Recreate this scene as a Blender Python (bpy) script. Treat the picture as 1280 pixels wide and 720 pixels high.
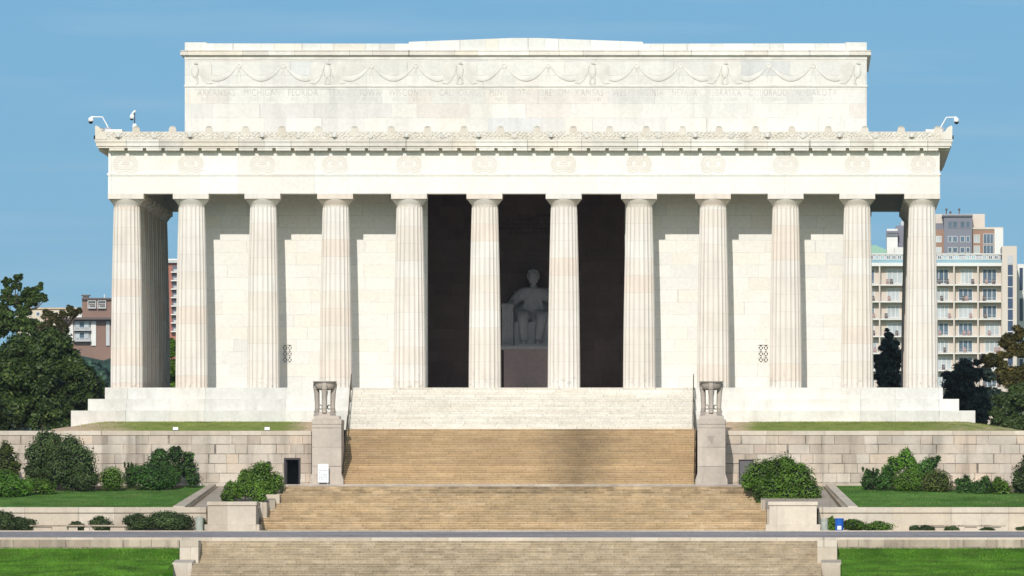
import bpy, bmesh, math, random
import numpy as np
from mathutils import Vector, Matrix
random.seed(7)
R = math.radians
scene = bpy.context.scene
for o in list(bpy.data.objects): bpy.data.objects.remove(o)
col = scene.collection
PI = math.pi

# ------------------------------------------------------------------ camera, light, exposure
D, F, VX, VY = 766.0, 13865.0, 985.0, 750.0
S0 = F/D
CX = (VX-655.5)/S0
CZ = -(VY-485.0)/S0
def PX(px, Y): return (px-VX)*(D+Y)/F + CX      # metres from a picture measurement at depth Y
def PZ(py, Y): return (VY-py)*(D+Y)/F + CZ

cam_d = bpy.data.cameras.new('camera'); cam = bpy.data.objects.new('camera', cam_d); col.objects.link(cam)
cam.location = (CX, -D, CZ); cam.rotation_euler = (R(90), 0, 0)
cam_d.sensor_width = 36; cam_d.lens = 36*F/1280
cam_d.shift_x = (640-VX)/1280; cam_d.shift_y = (VY-360)/1280
cam_d.clip_start = 1; cam_d.clip_end = 12000
scene.camera = cam
scene.render.resolution_x = 1024; scene.render.resolution_y = 576

SUN_EL, SUN_AZ = 26.8, 5.7
w = bpy.data.worlds.new('World'); scene.world = w; w.use_nodes = True
nt = w.node_tree; nt.nodes.clear()
wo = nt.nodes.new('ShaderNodeOutputWorld'); bg = nt.nodes.new('ShaderNodeBackground')
sky = nt.nodes.new('ShaderNodeTexSky'); sky.sky_type = 'NISHITA'; sky.sun_disc = False
sky.sun_elevation = R(SUN_EL); sky.sun_rotation = R(180+SUN_AZ)
sky.altitude = 2500; sky.air_density = 1.0; sky.dust_density = 0.0; sky.ozone_density = 2.5
# blue tint low down, higher sky lifted as added fill, and one faint veil of cirrus, the same for every ray
tint = nt.nodes.new('ShaderNodeMix'); tint.data_type = 'RGBA'; tint.blend_type = 'MULTIPLY'
tint.inputs[0].default_value = 1.0
nt.links.new(sky.outputs[0], tint.inputs[6])
tc = nt.nodes.new('ShaderNodeTexCoord'); mp = nt.nodes.new('ShaderNodeMapping')
mp.inputs['Scale'].default_value = (22, 22, 260)
nz = nt.nodes.new('ShaderNodeTexNoise'); nz.inputs['Scale'].default_value = 1.0; nz.inputs['Detail'].default_value = 5
sx_ = nt.nodes.new('ShaderNodeSeparateXYZ'); nt.links.new(tc.outputs['Generated'], sx_.inputs[0])
er = nt.nodes.new('ShaderNodeValToRGB'); er.color_ramp.elements[0].position = .0; er.color_ramp.elements[0].color = (.182, .278, .432, 1)
er.color_ramp.elements[1].position = .2; er.color_ramp.elements[1].color = (1.15, .98, .82, 1)
e_ = er.color_ramp.elements.new(.06); e_.color = (.208, .338, .442, 1)
nt.links.new(sx_.outputs[2], er.inputs[0]); 
mr = nt.nodes.new('ShaderNodeMapRange'); mr.inputs[1].default_value = 0.1; mr.inputs[2].default_value = -1.0; mr.inputs[3].default_value = 0.0; mr.inputs[4].default_value = 1.0
nt.links.new(sx_.outputs[1], mr.inputs[0])      # sky on the sun's side boosted warm, added fill for shaded walls
wm = nt.nodes.new('ShaderNodeMix'); wm.data_type = 'RGBA'; wm.inputs[6].default_value = (1, 1, 1, 1); wm.inputs[7].default_value = (3.6, 2.7, 1.95, 1); nt.links.new(mr.outputs[0], wm.inputs[0])
vm = nt.nodes.new('ShaderNodeVectorMath'); vm.operation = 'MULTIPLY'; nt.links.new(er.outputs[0], vm.inputs[0]); nt.links.new(wm.outputs[2], vm.inputs[1])
nt.links.new(vm.outputs[0], tint.inputs[7])
nt.links.new(tc.outputs['Generated'], mp.inputs[0]); nt.links.new(mp.outputs[0], nz.inputs[0])
rp = nt.nodes.new('ShaderNodeValToRGB'); rp.color_ramp.elements[0].position = .50; rp.color_ramp.elements[1].position = .8
rp.color_ramp.elements[1].color = (.34, .34, .34, 1)
nt.links.new(nz.outputs[0], rp.inputs[0])
cl = nt.nodes.new('ShaderNodeMix'); cl.data_type = 'RGBA'; cl.inputs[7].default_value = (3.2, 4.2, 5.2, 1)
nt.links.new(rp.outputs[0], cl.inputs[0]); nt.links.new(tint.outputs[2], cl.inputs[6])
nt.links.new(cl.outputs[2], bg.inputs[0]); bg.inputs[1].default_value = 0.15
nt.links.new(bg.outputs[0], wo.inputs[0])

sd = bpy.data.lights.new('sun', 'SUN'); sun = bpy.data.objects.new('sun', sd); col.objects.link(sun)
sd.energy = 3.38; sd.angle = R(.5); sd.color = (1.0, .955, .895)
el, az = R(SUN_EL), R(SUN_AZ)
sun.rotation_euler = Vector((math.sin(az)*math.cos(el), math.cos(az)*math.cos(el), -math.sin(el))).to_track_quat('-Z', 'Y').to_euler()
sun.location = (-30, -200, 120)
vs = scene.view_settings; vs.view_transform = 'Standard'; vs.look = 'None'; vs.exposure = 0.0; vs.gamma = 1
scene.cycles.max_bounces = 6; scene.cycles.diffuse_bounces = 4

# ------------------------------------------------------------------ material helpers
class N:
    def __init__(s, name):
        s.m = bpy.data.materials.new(name); s.m.use_nodes = True; s.t = s.m.node_tree
        s.b = s.t.nodes['Principled BSDF']; s.b.inputs['Specular IOR Level'].default_value = .25
    def link(s, a, b): s.t.links.new(a, b)
    def put(s, v, sock):
        if hasattr(v, 'is_linked') or hasattr(v, 'links'): s.link(v, sock)
        else: sock.default_value = v
    def math(s, op, a, b=0.0, c=0.0):
        n = s.t.nodes.new('ShaderNodeMath'); n.operation = op
        s.put(a, n.inputs[0]); s.put(b, n.inputs[1]); s.put(c, n.inputs[2]); return n.outputs[0]
    def pos(s):
        g = s.t.nodes.new('ShaderNodeNewGeometry'); x = s.t.nodes.new('ShaderNodeSeparateXYZ'); s.link(g.outputs['Position'], x.inputs[0])
        return g.outputs['Position'], x.outputs[0], x.outputs[1], x.outputs[2]
    def island(s): return s.t.nodes.new('ShaderNodeNewGeometry').outputs['Random Per Island']
    def objrand(s): return s.t.nodes.new('ShaderNodeObjectInfo').outputs['Random']
    def comb(s, x, y, z=0.0):
        n = s.t.nodes.new('ShaderNodeCombineXYZ'); s.put(x, n.inputs[0]); s.put(y, n.inputs[1]); s.put(z, n.inputs[2]); return n.outputs[0]
    def wn(s, v):
        n = s.t.nodes.new('ShaderNodeTexWhiteNoise'); n.noise_dimensions = '3D'; s.link(v, n.inputs['Vector']); return n.outputs['Value']
    def noise(s, v, scale, detail=4, stretch=None, rough=.55):
        if stretch:
            m = s.t.nodes.new('ShaderNodeMapping'); m.inputs['Scale'].default_value = stretch; s.link(v, m.inputs[0]); v = m.outputs[0]
        n = s.t.nodes.new('ShaderNodeTexNoise'); n.inputs['Scale'].default_value = scale; n.inputs['Detail'].default_value = detail
        n.inputs['Roughness'].default_value = rough; s.link(v, n.inputs['Vector']); return n.outputs[0]
    def vor(s, v, scale):
        n = s.t.nodes.new('ShaderNodeTexVoronoi'); n.inputs['Scale'].default_value = scale; s.link(v, n.inputs['Vector']); return n.outputs['Distance']
    def ramp(s, f, stops, const=False):
        n = s.t.nodes.new('ShaderNodeValToRGB'); cr = n.color_ramp
        if const: cr.interpolation = 'CONSTANT'
        while len(cr.elements) < len(stops): cr.elements.new(.5)
        for e, (p, c) in zip(cr.elements, stops): e.position = p; e.color = (*c, 1) if len(c) == 3 else c
        s.put(f, n.inputs[0]); return n.outputs[0]
    def val(s, f, a, b, lo=0., hi=1.):
        n = s.t.nodes.new('ShaderNodeMapRange'); s.put(f, n.inputs[0]); n.inputs[1].default_value = lo; n.inputs[2].default_value = hi
        n.inputs[3].default_value = a; n.inputs[4].default_value = b; return n.outputs[0]
    def mix(s, f, a, b, mode='MIX'):
        n = s.t.nodes.new('ShaderNodeMix'); n.data_type = 'RGBA'; n.blend_type = mode; n.clamp_factor = True
        s.put(f, n.inputs[0])
        for v, k in ((a, 6), (b, 7)):
            if isinstance(v, tuple): n.inputs[k].default_value = (*v, 1)
            else: s.link(v, n.inputs[k])
        return n.outputs[2]
    def mul(s, c, f):   # colour times a scalar
        n = s.t.nodes.new('ShaderNodeVectorMath'); n.operation = 'SCALE'
        if isinstance(c, tuple): n.inputs[0].default_value = c
        else: s.link(c, n.inputs[0])
        s.put(f, n.inputs['Scale']); return n.outputs[0]
    def out(s, c, rough=.8, bump=None, dist=.02, strength=.5):
        s.put(c if not isinstance(c, tuple) else (*c, 1), s.b.inputs['Base Color']); s.b.inputs['Roughness'].default_value = rough
        if bump is not None:
            n = s.t.nodes.new('ShaderNodeBump'); n.inputs['Distance'].default_value = dist; n.inputs['Strength'].default_value = strength
            s.link(bump, n.inputs['Height']); s.link(n.outputs[0], s.b.inputs['Normal'])
        return s.m

def ashlar(name, bw, bh, palette, z0=0., joint=.035, jd=.35, stain=.12, streak=.0, var=.06, rough=.75, vj=True, drift=0.):
    n = N(name); P, x, y, z = n.pos()
    gn = n.t.nodes.new('ShaderNodeNewGeometry'); sn = n.t.nodes.new('ShaderNodeSeparateXYZ'); n.link(gn.outputs['True Normal'], sn.inputs[0])
    side = n.math('GREATER_THAN', n.math('ABSOLUTE', sn.outputs[0]), n.math('ABSOLUTE', sn.outputs[1]))
    u = n.math('DIVIDE', n.math('ADD', n.math('MULTIPLY', x, n.math('SUBTRACT', 1., side)), n.math('MULTIPLY', y, side)), bw)
    v = n.math('DIVIDE', n.math('SUBTRACT', z, z0), bh)
    row = n.math('FLOOR', v)
    off = n.math('MULTIPLY', n.wn(n.comb(row, 3.3, 1.7)), 7.0)
    un = n.math('ADD', n.math('ADD', u, off), n.math('MULTIPLY', n.math('SINE', n.math('ADD', n.math('MULTIPLY', u, 2.3), n.math('MULTIPLY', row, 5.1))), .28))
    c = n.math('FLOOR', un)
    idv = n.wn(n.comb(c, row, 2.2)); id2 = n.wn(n.comb(c, row, 9.7))
    base = n.ramp(idv, palette, const=True)
    base = n.mul(base, n.val(id2, 1-var, 1+var))
    ns = n.noise(P, .35, 6, rough=.65)
    base = n.mul(base, n.val(ns, 1-stain*2, 1+stain, .25, .75))
    mott = n.noise(P, 4.0, 5)
    base = n.mul(base, n.val(mott, .93, 1.05, .3, .7))
    if streak:
        st = n.noise(P, 1.0, 4, stretch=(1.1, 1.1, .12))
        base = n.mul(base, n.val(st, 1-streak, 1.03, .34, .50))
    jm = n.math('LESS_THAN', n.math('FRACT', v), joint/bh)
    jn = n.noise(P, .8, 3)
    if vj: jm = n.math('MAXIMUM', jm, n.math('LESS_THAN', n.math('FRACT', un), joint/bw))
    base = n.mul(base, n.math('SUBTRACT', 1.0, n.math('MULTIPLY', jm, n.val(jn, jd*.3, jd*1.3, .35, .65))))
    return n.out(base, rough, mott, .02, .25)

W1, W2, W3, W4, W5, W6 = (.80, .775, .71), (.78, .76, .71), (.79, .755, .68), (.74, .72, .68), (.78, .73, .655), (.80, .775, .72)
M = {}
M['wall'] = ashlar('cella marble', 2.1, .86, [(0, W1), (.35, W6), (.6, W3), (.8, W2), (.93, W4)], joint=.03, jd=.2, stain=.03, var=.03)
M['entab'] = ashlar('entablature marble', 4.2, 9., [(0, W1), (.4, W3), (.6, W6), (.85, W5)], z0=-1, joint=.03, jd=.18, stain=.04, var=.03)
M['attic'] = ashlar('attic marble', 2.4, .98, [(0, (.655,.63,.575)), (.2, (.675, .65, .595)), (.42, (.63, .605, .56)), (.58, (.685, .655, .585)), (.74, (.645, .59, .535)), (.80, (.60,.59,.565)), (.88, (.67, .62, .545))], z0=.2, joint=.03, jd=.2, stain=.05, streak=.04, var=.03)
M['cornice'] = ashlar('cornice marble', 2.5, 9., [(0, (.72,.67,.59)), (.3, (.69,.635,.555)), (.55, (.74,.70,.63)), (.8, (.65,.60,.53)), (.92, (.69, .62, .52))], z0=-2, joint=.05, jd=.4, stain=.08, streak=.06)
M['step'] = ashlar('stylobate marble', 3.6, 5., [(0, (.69, .655, .59)), (.3, (.68, .65, .59)), (.5, (.66, .635, .585)), (.7, (.69, .65, .58)), (.9, (.66, .605, .53))], z0=-20, joint=.035, jd=.3, stain=.1, streak=.06)
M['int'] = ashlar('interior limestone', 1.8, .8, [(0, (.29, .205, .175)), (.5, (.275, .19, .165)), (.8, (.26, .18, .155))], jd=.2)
def stain_pier(m, px, py, Y, rx, rz, amt):
    t = m.node_tree; n = N.__new__(N); n.m = m; n.t = t; n.b = t.nodes['Principled BSDF']
    P, x, y, z = n.pos(); src = n.b.inputs['Base Color'].links[0].from_socket
    wob = n.math('MULTIPLY', n.math('SUBTRACT', n.noise(P, 3., 4), .5), .5)
    zz = n.math('SUBTRACT', PZ(py, Y), z); dx = n.math('ABSOLUTE', n.math('ADD', n.math('SUBTRACT', x, PX(px, Y)), wob))
    # a damp streak: wide at the joint, narrowing as it runs down
    half = n.val(zz, rx, .03, 0, rz); inside = n.math('MULTIPLY', n.math('LESS_THAN', dx, half), n.math('MULTIPLY', n.math('GREATER_THAN', zz, 0), n.math('LESS_THAN', zz, rz)))
    n.link(n.mul(src, n.math('SUBTRACT', 1., n.math('MULTIPLY', inside, amt))), n.b.inputs['Base Color'])
M['pier'] = ashlar('grey granite pier', 8., 1.3, [(0, (.52, .445, .375)), (.5, (.48, .415, .35))], z0=-6.95, joint=.05, jd=.45, stain=.14, streak=.18, vj=False)
stain_pier(M['pier'], 889, 545, -17.5, .24, .55, .24)
TW = [(0, (.57, .475, .38)), (.25, (.53, .45, .365)), (.5, (.60, .52, .43)), (.7, (.50, .41, .33)), (.82, (.55, .475, .395)), (.93, (.58, .465, .36))]
M['terrace'] = ashlar('terrace granite', 1.3, .655, TW, z0=-3.43, joint=.055, jd=.6, stain=.13, streak=.3, var=.08)
M['granite'] = ashlar('light granite', 2.6, 5., [(0, (.56, .475, .37)), (.4, (.60, .52, .42)), (.8, (.52, .44, .345))], z0=-21.3, joint=.04, jd=.35, stain=.1, streak=.06)
M['lowgran'] = ashlar('weathered granite', 1.1, 5., [(0, (.47, .385, .29)), (.4, (.40, .32, .24)), (.8, (.50, .41, .31))], z0=-21.3, joint=.05, jd=.5, stain=.2, streak=.35)

def drum_mat():
    n = N('column marble'); P, x, y, z = n.pos(); r = n.objrand()
    v = n.math('DIVIDE', n.math('ADD', z, n.math('MULTIPLY', r, .9)), 1.19); row = n.math('FLOOR', v)
    idv = n.wn(n.comb(row, n.math('MULTIPLY', r, 91.0), 4.))
    base = n.ramp(idv, [(0, (.715, .65, .575)), (.3, (.705, .635, .555)), (.5, (.725, .67, .60)), (.74, (.71, .615, .525)), (.88, (.73, .685, .62))], const=True)
    base = n.mul(base, n.val(n.noise(P, .6, 5), .93, 1.04, .3, .7))
    base = n.mul(base, n.val(n.noise(P, 2.2, 4, stretch=(2.2, 2.2, .12)), .93, 1.03, .3, .6))
    j = n.math('LESS_THAN', n.math('FRACT', v), .02)
    base = n.mul(base, n.math('SUBTRACT', 1., n.math('MULTIPLY', j, .18)))
    g = n.math('LESS_THAN', z, .9)   # rain-splash dirt near the foot
    dirt = n.math('MULTIPLY', n.val(n.noise(P, 3.5, 5), 0, .35, .55, .7), n.val(z, 1, 0, 0, 1.3))
    base = n.mul(base, n.math('SUBTRACT', 1., dirt))
    return n.out(base, .8, n.noise(P, 6, 4), .02, .25)
M['column'] = drum_mat()

def stair_mat(name, cols, bw, dirt, rows, z_top, jd=.5, spots=.25, big=.12):
    """rows: riser height; painted nosing shadow at the foot of every riser, blocks of stone along it"""
    n = N(name); P, x, y, z = n.pos()
    v = n.math('DIVIDE', n.math('SUBTRACT', z, z_top), rows); row = n.math('FLOOR', v)
    u = n.math('ADD', n.math('DIVIDE', x, bw), n.math('MULTIPLY', n.wn(n.comb(row, 1., 2.)), 5.0))
    c = n.math('FLOOR', u); idv = n.wn(n.comb(c, row, 1.)); 
    base = n.ramp(idv, cols)
    rowv = n.wn(n.comb(row, 5., 5.)); base = n.mul(base, n.val(rowv, .9, 1.08))
    base = n.mul(base, n.val(n.noise(P, .16, 5, rough=.6), 1-big*2, 1+big*1.2, .3, .7))
    base = n.mul(base, n.val(n.noise(P, 1.2, 5, stretch=(1, 1, 1.6)), 1-spots, 1+spots*.5, .35, .65))
    base = n.mul(base, n.val(n.noise(P, 9, 3), .85, 1.12, .3, .7))
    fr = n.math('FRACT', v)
    sm = n.val(fr, 1, 0, 0.22, .42)  # dark line painted in for the shadow under each nosing
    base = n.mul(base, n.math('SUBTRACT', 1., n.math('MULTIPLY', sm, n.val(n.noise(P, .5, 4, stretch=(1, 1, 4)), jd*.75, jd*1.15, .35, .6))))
    js = n.math('LESS_THAN', n.math('FRACT', u), .05/bw*1.2)
    base = n.mul(base, n.math('SUBTRACT', 1., n.math('MULTIPLY', js, .22)))
    if dirt:   # a broad trodden dark stain down the flight
        cx, wd, st = dirt
        wob = n.math('MULTIPLY', n.math('SUBTRACT', n.noise(P, .5, 4, stretch=(1, 1, .25)), .5), 2.0)
        dd = n.math('ABSOLUTE', n.math('ADD', n.math('SUBTRACT', x, cx), wob))
        base = n.mul(base, n.math('SUBTRACT', 1., n.math('MULTIPLY', n.val(dd, 1, 0, 0, wd), st)))
    return n.out(base, .85)

def leaf_mat(name, c1, c2, c3, tr=.15, gloss=.5):
    n = N(name); P, x, y, z = n.pos()
    c = n.ramp(n.island(), [(0, c1), (.55, c2), (.9, c2), (1, c3)])
    c = n.mul(c, n.val(n.noise(P, .45, 4), .5, 1.6, .3, .7))
    c = n.mul(c, n.val(n.objrand(), .9, 1.12))
    m = n.out(c, gloss)
    t = n.t; tl = t.nodes.new('ShaderNodeBsdfTranslucent'); mx = t.nodes.new('ShaderNodeMixShader')
    n.link(c, tl.inputs[0]); mx.inputs[0].default_value = tr
    n.link(n.b.outputs[0], mx.inputs[1]); n.link(tl.outputs[0], mx.inputs[2])
    n.link(mx.outputs[0], t.nodes['Material Output'].inputs[0]); return m
M['leaf_oak'] = leaf_mat('dark oak leaves', (.012, .026, .007), (.050, .082, .018), (.13, .16, .04))
M['leaf_dark'] = leaf_mat('holly leaves', (.022, .058, .010), (.046, .10, .018), (.09, .15, .035))
M['leaf_blue'] = leaf_mat('evergreen needles', (.010, .020, .016), (.025, .042, .030), (.06, .08, .06))
M['leaf_autumn'] = leaf_mat('turning leaves', (.035, .036, .010), (.085, .075, .018), (.17, .11, .025))
M['leaf_yew'] = leaf_mat('yew leaves', (.05, .105, .010), (.095, .18, .016), (.14, .24, .03))
M['leaf_box'] = leaf_mat('clipped hedge leaves', (.030, .082, .012), (.058, .14, .022), (.09, .19, .035))
M['leaf_bright'] = leaf_mat('bright hedge leaves', (.06, .15, .012), (.10, .22, .02), (.15, .28, .035))
M['leaf_grey'] = leaf_mat('greyish shrub leaves', (.024, .045, .012), (.062, .098, .026), (.14, .16, .06))
M['leaf_olive'] = leaf_mat('olive shrub leaves', (.035, .055, .010), (.10, .125, .02), (.16, .18, .04))

def plain(name, c, rough=.7, metal=0., nv=.08, scale=3.):
    n = N(name); P, x, y, z = n.pos(); n.b.inputs['Metallic'].default_value = metal
    return n.out(n.mul(c, n.val(n.noise(P, scale, 4), 1-nv, 1+nv, .3, .7)), rough)
M['bark'] = plain('bark', (.09, .07, .055), .9, nv=.3, scale=6)
M['bronze'] = plain('dark bronze', (.10, .075, .045), .5, .5, .2)
M['darkmetal'] = plain('dark painted metal', (.045, .04, .045), .5)
M['greydoor'] = plain('grey painted door', (.13, .12, .125), .55)
M['white'] = plain('white paint', (.80, .81, .82), .45, nv=.03)
M['grime'] = plain('printed grey', (.35, .36, .38), .6)
M['bin'] = plain('grey green bin paint', (.36, .38, .32), .6, nv=.12)
M['blue'] = plain('blue plastic', (.015, .10, .42), .4)
M['black'] = plain('black plastic and painted dark', (.02, .02, .025), .4)
M['glass_dark'] = plain('dark glass', (.015, .015, .02), .15)
M['statue'] = plain('statue marble', (.74, .73, .76), .6, nv=.06)
M['pedestal'] = plain('pink marble pedestal', (.62, .50, .49), .6, nv=.08)
M['letters'] = plain('weathered lettering with painted shade', (.525, .505, .46), .8, nv=.22, scale=1.3)  # raised letters, darkened to paint in the shade of cut ones
M['letters_in'] = plain('interior lettering', (.07, .05, .045), .8)
M['relief'] = plain('relief marble', (.655, .625, .565), .8, nv=.12, scale=1.2)
M['earth'] = plain('bare earth', (.34, .25, .17), .95, nv=.25, scale=2)
M['mulch'] = plain('mulch', (.16, .12, .075), .95, nv=.3, scale=4)
M['floor'] = plain('pink floor marble', (.50, .43, .40), .5)
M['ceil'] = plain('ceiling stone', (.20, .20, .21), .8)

def asphalt():
    n = N('asphalt'); P, x, y, z = n.pos()
    c = n.ramp(n.noise(P, .25, 4), [(.3, (.27, .25, .25)), (.7, (.33, .31, .31))])
    c = n.mul(c, n.val(n.noise(P, 3, 4, stretch=(1, .2, 1)), .86, 1.12, .3, .7))
    c = n.mul(c, n.val(n.noise(P, .09, 3, stretch=(1, 2, 1)), .88, 1.1, .35, .65))
    c = n.mul(c, n.val(n.vor(P, .16), .62, 1., .02, .035))
    return n.out(c, .85)
M['asphalt'] = asphalt()
def paving(name, c):
    n = N(name); P, x, y, z = n.pos()
    k = n.mul(c, n.val(n.noise(P, .5, 5), .85, 1.12, .3, .7))
    j = n.math('MAXIMUM', n.math('LESS_THAN', n.math('FRACT', n.math('DIVIDE', x, 1.5)), .03), n.math('LESS_THAN', n.math('FRACT', n.math('DIVIDE', y, 1.5)), .03))
    return n.out(n.mul(k, n.math('SUBTRACT', 1., n.math('MULTIPLY', j, .3))), .85)
M['paving'] = paving('plaza paving', (.42, .355, .28))
def grass(name, c1, c2, dry, amt, mow=.0):
    n = N(name); P, x, y, z = n.pos()
    c = n.ramp(n.noise(P, .8, 6), [(.3, c1), (.7, c2)])
    c = n.mul(c, n.val(n.noise(P, 9, 4), .62, 1.35, .3, .7)); c = n.mul(c, n.val(n.noise(P, 1.7, 5, stretch=(.6, .25, 1), rough=.7), .72, 1.28, .3, .7)); c = n.mul(c, n.val(n.noise(P, .3, 3, stretch=(.3, 1, 1)), .85, 1.15, .35, .65))
    d = n.val(n.noise(P, .22, 6, rough=.65), 0, 1, *amt)
    c = n.mix(d, c, n.mul(dry, n.val(n.noise(P, 6, 4), .7, 1.2, .3, .7)))
    n.b.inputs['Specular IOR Level'].default_value = 0.
    return n.out(c, .9, n.noise(P, 20, 3), .05, .6)
M['lawn'] = grass('mown lawn', (.065, .155, .030), (.105, .205, .045), (.17, .21, .07), (.5, .8))
M['lawn_low'] = grass('bright lawn', (.042, .140, .008), (.085, .195, .016), (.14, .18, .045), (.5, .78))
def mound_mat():
    n = N('patchy terrace grass'); P, x, y, z = n.pos()
    g = n.ramp(n.noise(P, 1.5, 5), [(.3, (.15, .20, .03)), (.7, (.27, .31, .07))])
    e = n.mul((.62, .45, .30), n.val(n.noise(P, 3, 4), .75, 1.2, .3, .7))
    ns = n.math('MULTIPLY', n.math('SUBTRACT', n.noise(P, .35, 5), .5), 6.0)
    xx = n.math('ADD', x, ns)
    left = n.val(xx, 1, 0, -29.5, -26.)         # worn corner at the far left
    ax = n.math('ABSOLUTE', n.math('ADD', x, n.math('MULTIPLY', ns, .35)))
    mid = n.val(ax, 1, 0, 14.4, 16.2)             # trodden ground beside the stairs
    foot = n.math('MULTIPLY', n.val(y, 0, 1, -4.6, -3.8), n.val(n.noise(P, .6, 5), 0, 1, .42, .6))
    right = n.math('MULTIPLY', n.val(x, 0, 1, 27, 31), n.val(n.noise(P, .7, 4), 0, .7, .4, .6))
    m = n.math('MAXIMUM', n.math('MAXIMUM', left, mid), n.math('MAXIMUM', foot, right))
    return n.out(n.mix(m, g, e), .95, n.noise(P, 12, 3), .06, .6)
M['mound'] = mound_mat()

# ------------------------------------------------------------------ mesh helpers
class MB:
    def __init__(s): s.v = []; s.f = []; s.mi = []
    def add(s, vs, fs, mi=0):
        b = len(s.v); s.v += [tuple(map(float, p)) for p in vs]
        for f in fs: s.f.append([b+i for i in f]); s.mi.append(mi)
        return s
    def box(s, x0, x1, y0, y1, z0, z1, mi=0, bev=0.):
        if bev <= 0:
            v = [(x, y, z) for z in (z0, z1) for y in (y0, y1) for x in (x0, x1)]
            return s.add(v, [(0, 2, 3, 1), (4, 5, 7, 6), (0, 1, 5, 4), (2, 6, 7, 3), (0, 4, 6, 2), (1, 3, 7, 5)], mi)
        bm = bmesh.new(); bmesh.ops.create_cube(bm, size=1)
        for q in bm.verts: q.co = Vector(((x0+x1)/2+q.co.x*(x1-x0), (y0+y1)/2+q.co.y*(y1-y0), (z0+z1)/2+q.co.z*(z1-z0)))
        bmesh.ops.bevel(bm, geom=bm.edges[:], offset=bev, segments=2, affect='EDGES', profile=.5)
        return s.bm(bm, mi)
    def bm(s, bm, mi=0):
        bm.verts.index_update()
        s.add([v.co for v in bm.verts], [[v.index for v in f.verts] for f in bm.faces], mi); bm.free(); return s
    def prism(s, pts, a0, a1, axis='x', mi=0):
        """extrude a closed 2-D outline along an axis: 'x' pts=(y,z), 'y' pts=(x,z), 'z' pts=(x,y)"""
        f = {'x': lambda p, a: (a, p[0], p[1]), 'y': lambda p, a: (p[0], a, p[1]), 'z': lambda p, a: (p[0], p[1], a)}[axis]
        n = len(pts); v = [f(p, a0) for p in pts]+[f(p, a1) for p in pts]
        return s.add(v, [list(range(n))[::-1], list(range(n, 2*n))]+[(i, (i+1) % n, n+(i+1) % n, n+i) for i in range(n)], mi)
    def tube(s, pts, rad, seg=10, mi=0, caps=True):
        pts = [Vector(p) for p in pts]; rads = rad if isinstance(rad, (list, tuple)) else [rad]*len(pts); rings = []
        for i, p in enumerate(pts):
            t = (pts[min(i+1, len(pts)-1)]-pts[max(i-1, 0)]).normalized()
            a = t.cross(Vector((0, 1, 0)) if abs(t.y) < .9 else Vector((1, 0, 0))).normalized(); b = t.cross(a)
            rings.append([p+(a*math.cos(k*2*PI/seg)+b*math.sin(k*2*PI/seg))*rads[i] for k in range(seg)])
        v = [q for r in rings for q in r]; fs = []
        for i in range(len(pts)-1):
            for k in range(seg): fs.append((i*seg+k, i*seg+(k+1) % seg, (i+1)*seg+(k+1) % seg, (i+1)*seg+k))
        if caps: fs += [tuple(range(seg))[::-1], tuple(range((len(pts)-1)*seg, len(pts)*seg))]
        return s.add(v, fs, mi)
    def lathe(s, prof, cx=0, cy=0, seg=24, mi=0, rf=None):
        v = []; n = len(prof)
        for (r, z) in prof:
            for k in range(seg):
                a = k*2*PI/seg; rr = r*(rf(a, z) if rf else 1); v.append((cx+rr*math.cos(a), cy+rr*math.sin(a), z))
        fs = [(i*seg+k, i*seg+(k+1) % seg, (i+1)*seg+(k+1) % seg, (i+1)*seg+k) for i in range(n-1) for k in range(seg)]
        fs += [tuple(range(seg))[::-1], tuple(range((n-1)*seg, n*seg))]
        return s.add(v, fs, mi)
    def ball(s, c, r, mi=0, seg=12, rings=8):
        r = r if isinstance(r, (tuple, list)) else (r, r, r)
        bm = bmesh.new(); bmesh.ops.create_uvsphere(bm, u_segments=seg, v_segments=rings, radius=1)
        for q in bm.verts: q.co = Vector((c[0]+q.co.x*r[0], c[1]+q.co.y*r[1], c[2]+q.co.z*r[2]))
        return s.bm(bm, mi)
    def build(s, name, mats, parent=None, smooth=False):
        me = bpy.data.meshes.new(name); me.from_pydata(s.v, [], s.f); me.update()
        for m in (mats if isinstance(mats, (list, tuple)) else [mats]): me.materials.append(m)
        if any(s.mi): me.polygons.foreach_set('material_index', s.mi)
        if smooth: me.polygons.foreach_set('use_smooth', [True]*len(me.polygons))
        o = bpy.data.objects.new(name, me); col.objects.link(o)
        if parent: o.parent = parent
        return o
def tag(o, label=None, cat=None, group=None, kind=None):
    for k, v in (('label', label), ('category', cat), ('group', group), ('kind', kind)):
        if v: o[k] = v
    return o
def empty(name, label, cat, loc=(0, 0, 0), rz=0, group=None):
    o = bpy.data.objects.new(name, None); col.objects.link(o); o.location = loc; o.rotation_euler = (0, 0, rz)
    return tag(o, label, cat, group)
def copy_tree(o, parent=None):
    c = o.copy(); col.objects.link(c); c.parent = parent
    for ch in list(o.children): copy_tree(ch, c)
    return c
def struct(name, mb, mats): return tag(mb.build(name, mats), kind='structure')

# ------------------------------------------------------------------ ground levels
YT = -12.5                                 # face of the terrace wall
Z_TT = PZ(538.5, YT)                       # its top
Z_ST = PZ(528, -3.7)                       # foot of the marble steps
Z_LAND = PZ(606, -17.5)                    # landing at the foot of the pedestals
Z_TB = PZ(607, YT)                         # foot of the terrace wall
YL = -36.0; Z_LW = PZ(634, YL)             # low wall top
Z_PL = PZ(664, -40)
Z_RF, Z_RN = PZ(664.3, -42), PZ(673, -57)
XS = 12.0                                  # half width of the great stairs
def zs(Y): return Z_TB+(Z_LW-.12-Z_TB)*(YT-Y)/(YT-YL)    # sloping lawn level

g = MB(); gz = -16.4
g.add([(-5000, -1500, gz), (5000, -1500, gz), (5000, 9000, gz), (-5000, 9000, gz)], [(0, 1, 2, 3)])
struct('ground', g, M['lawn'])

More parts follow.
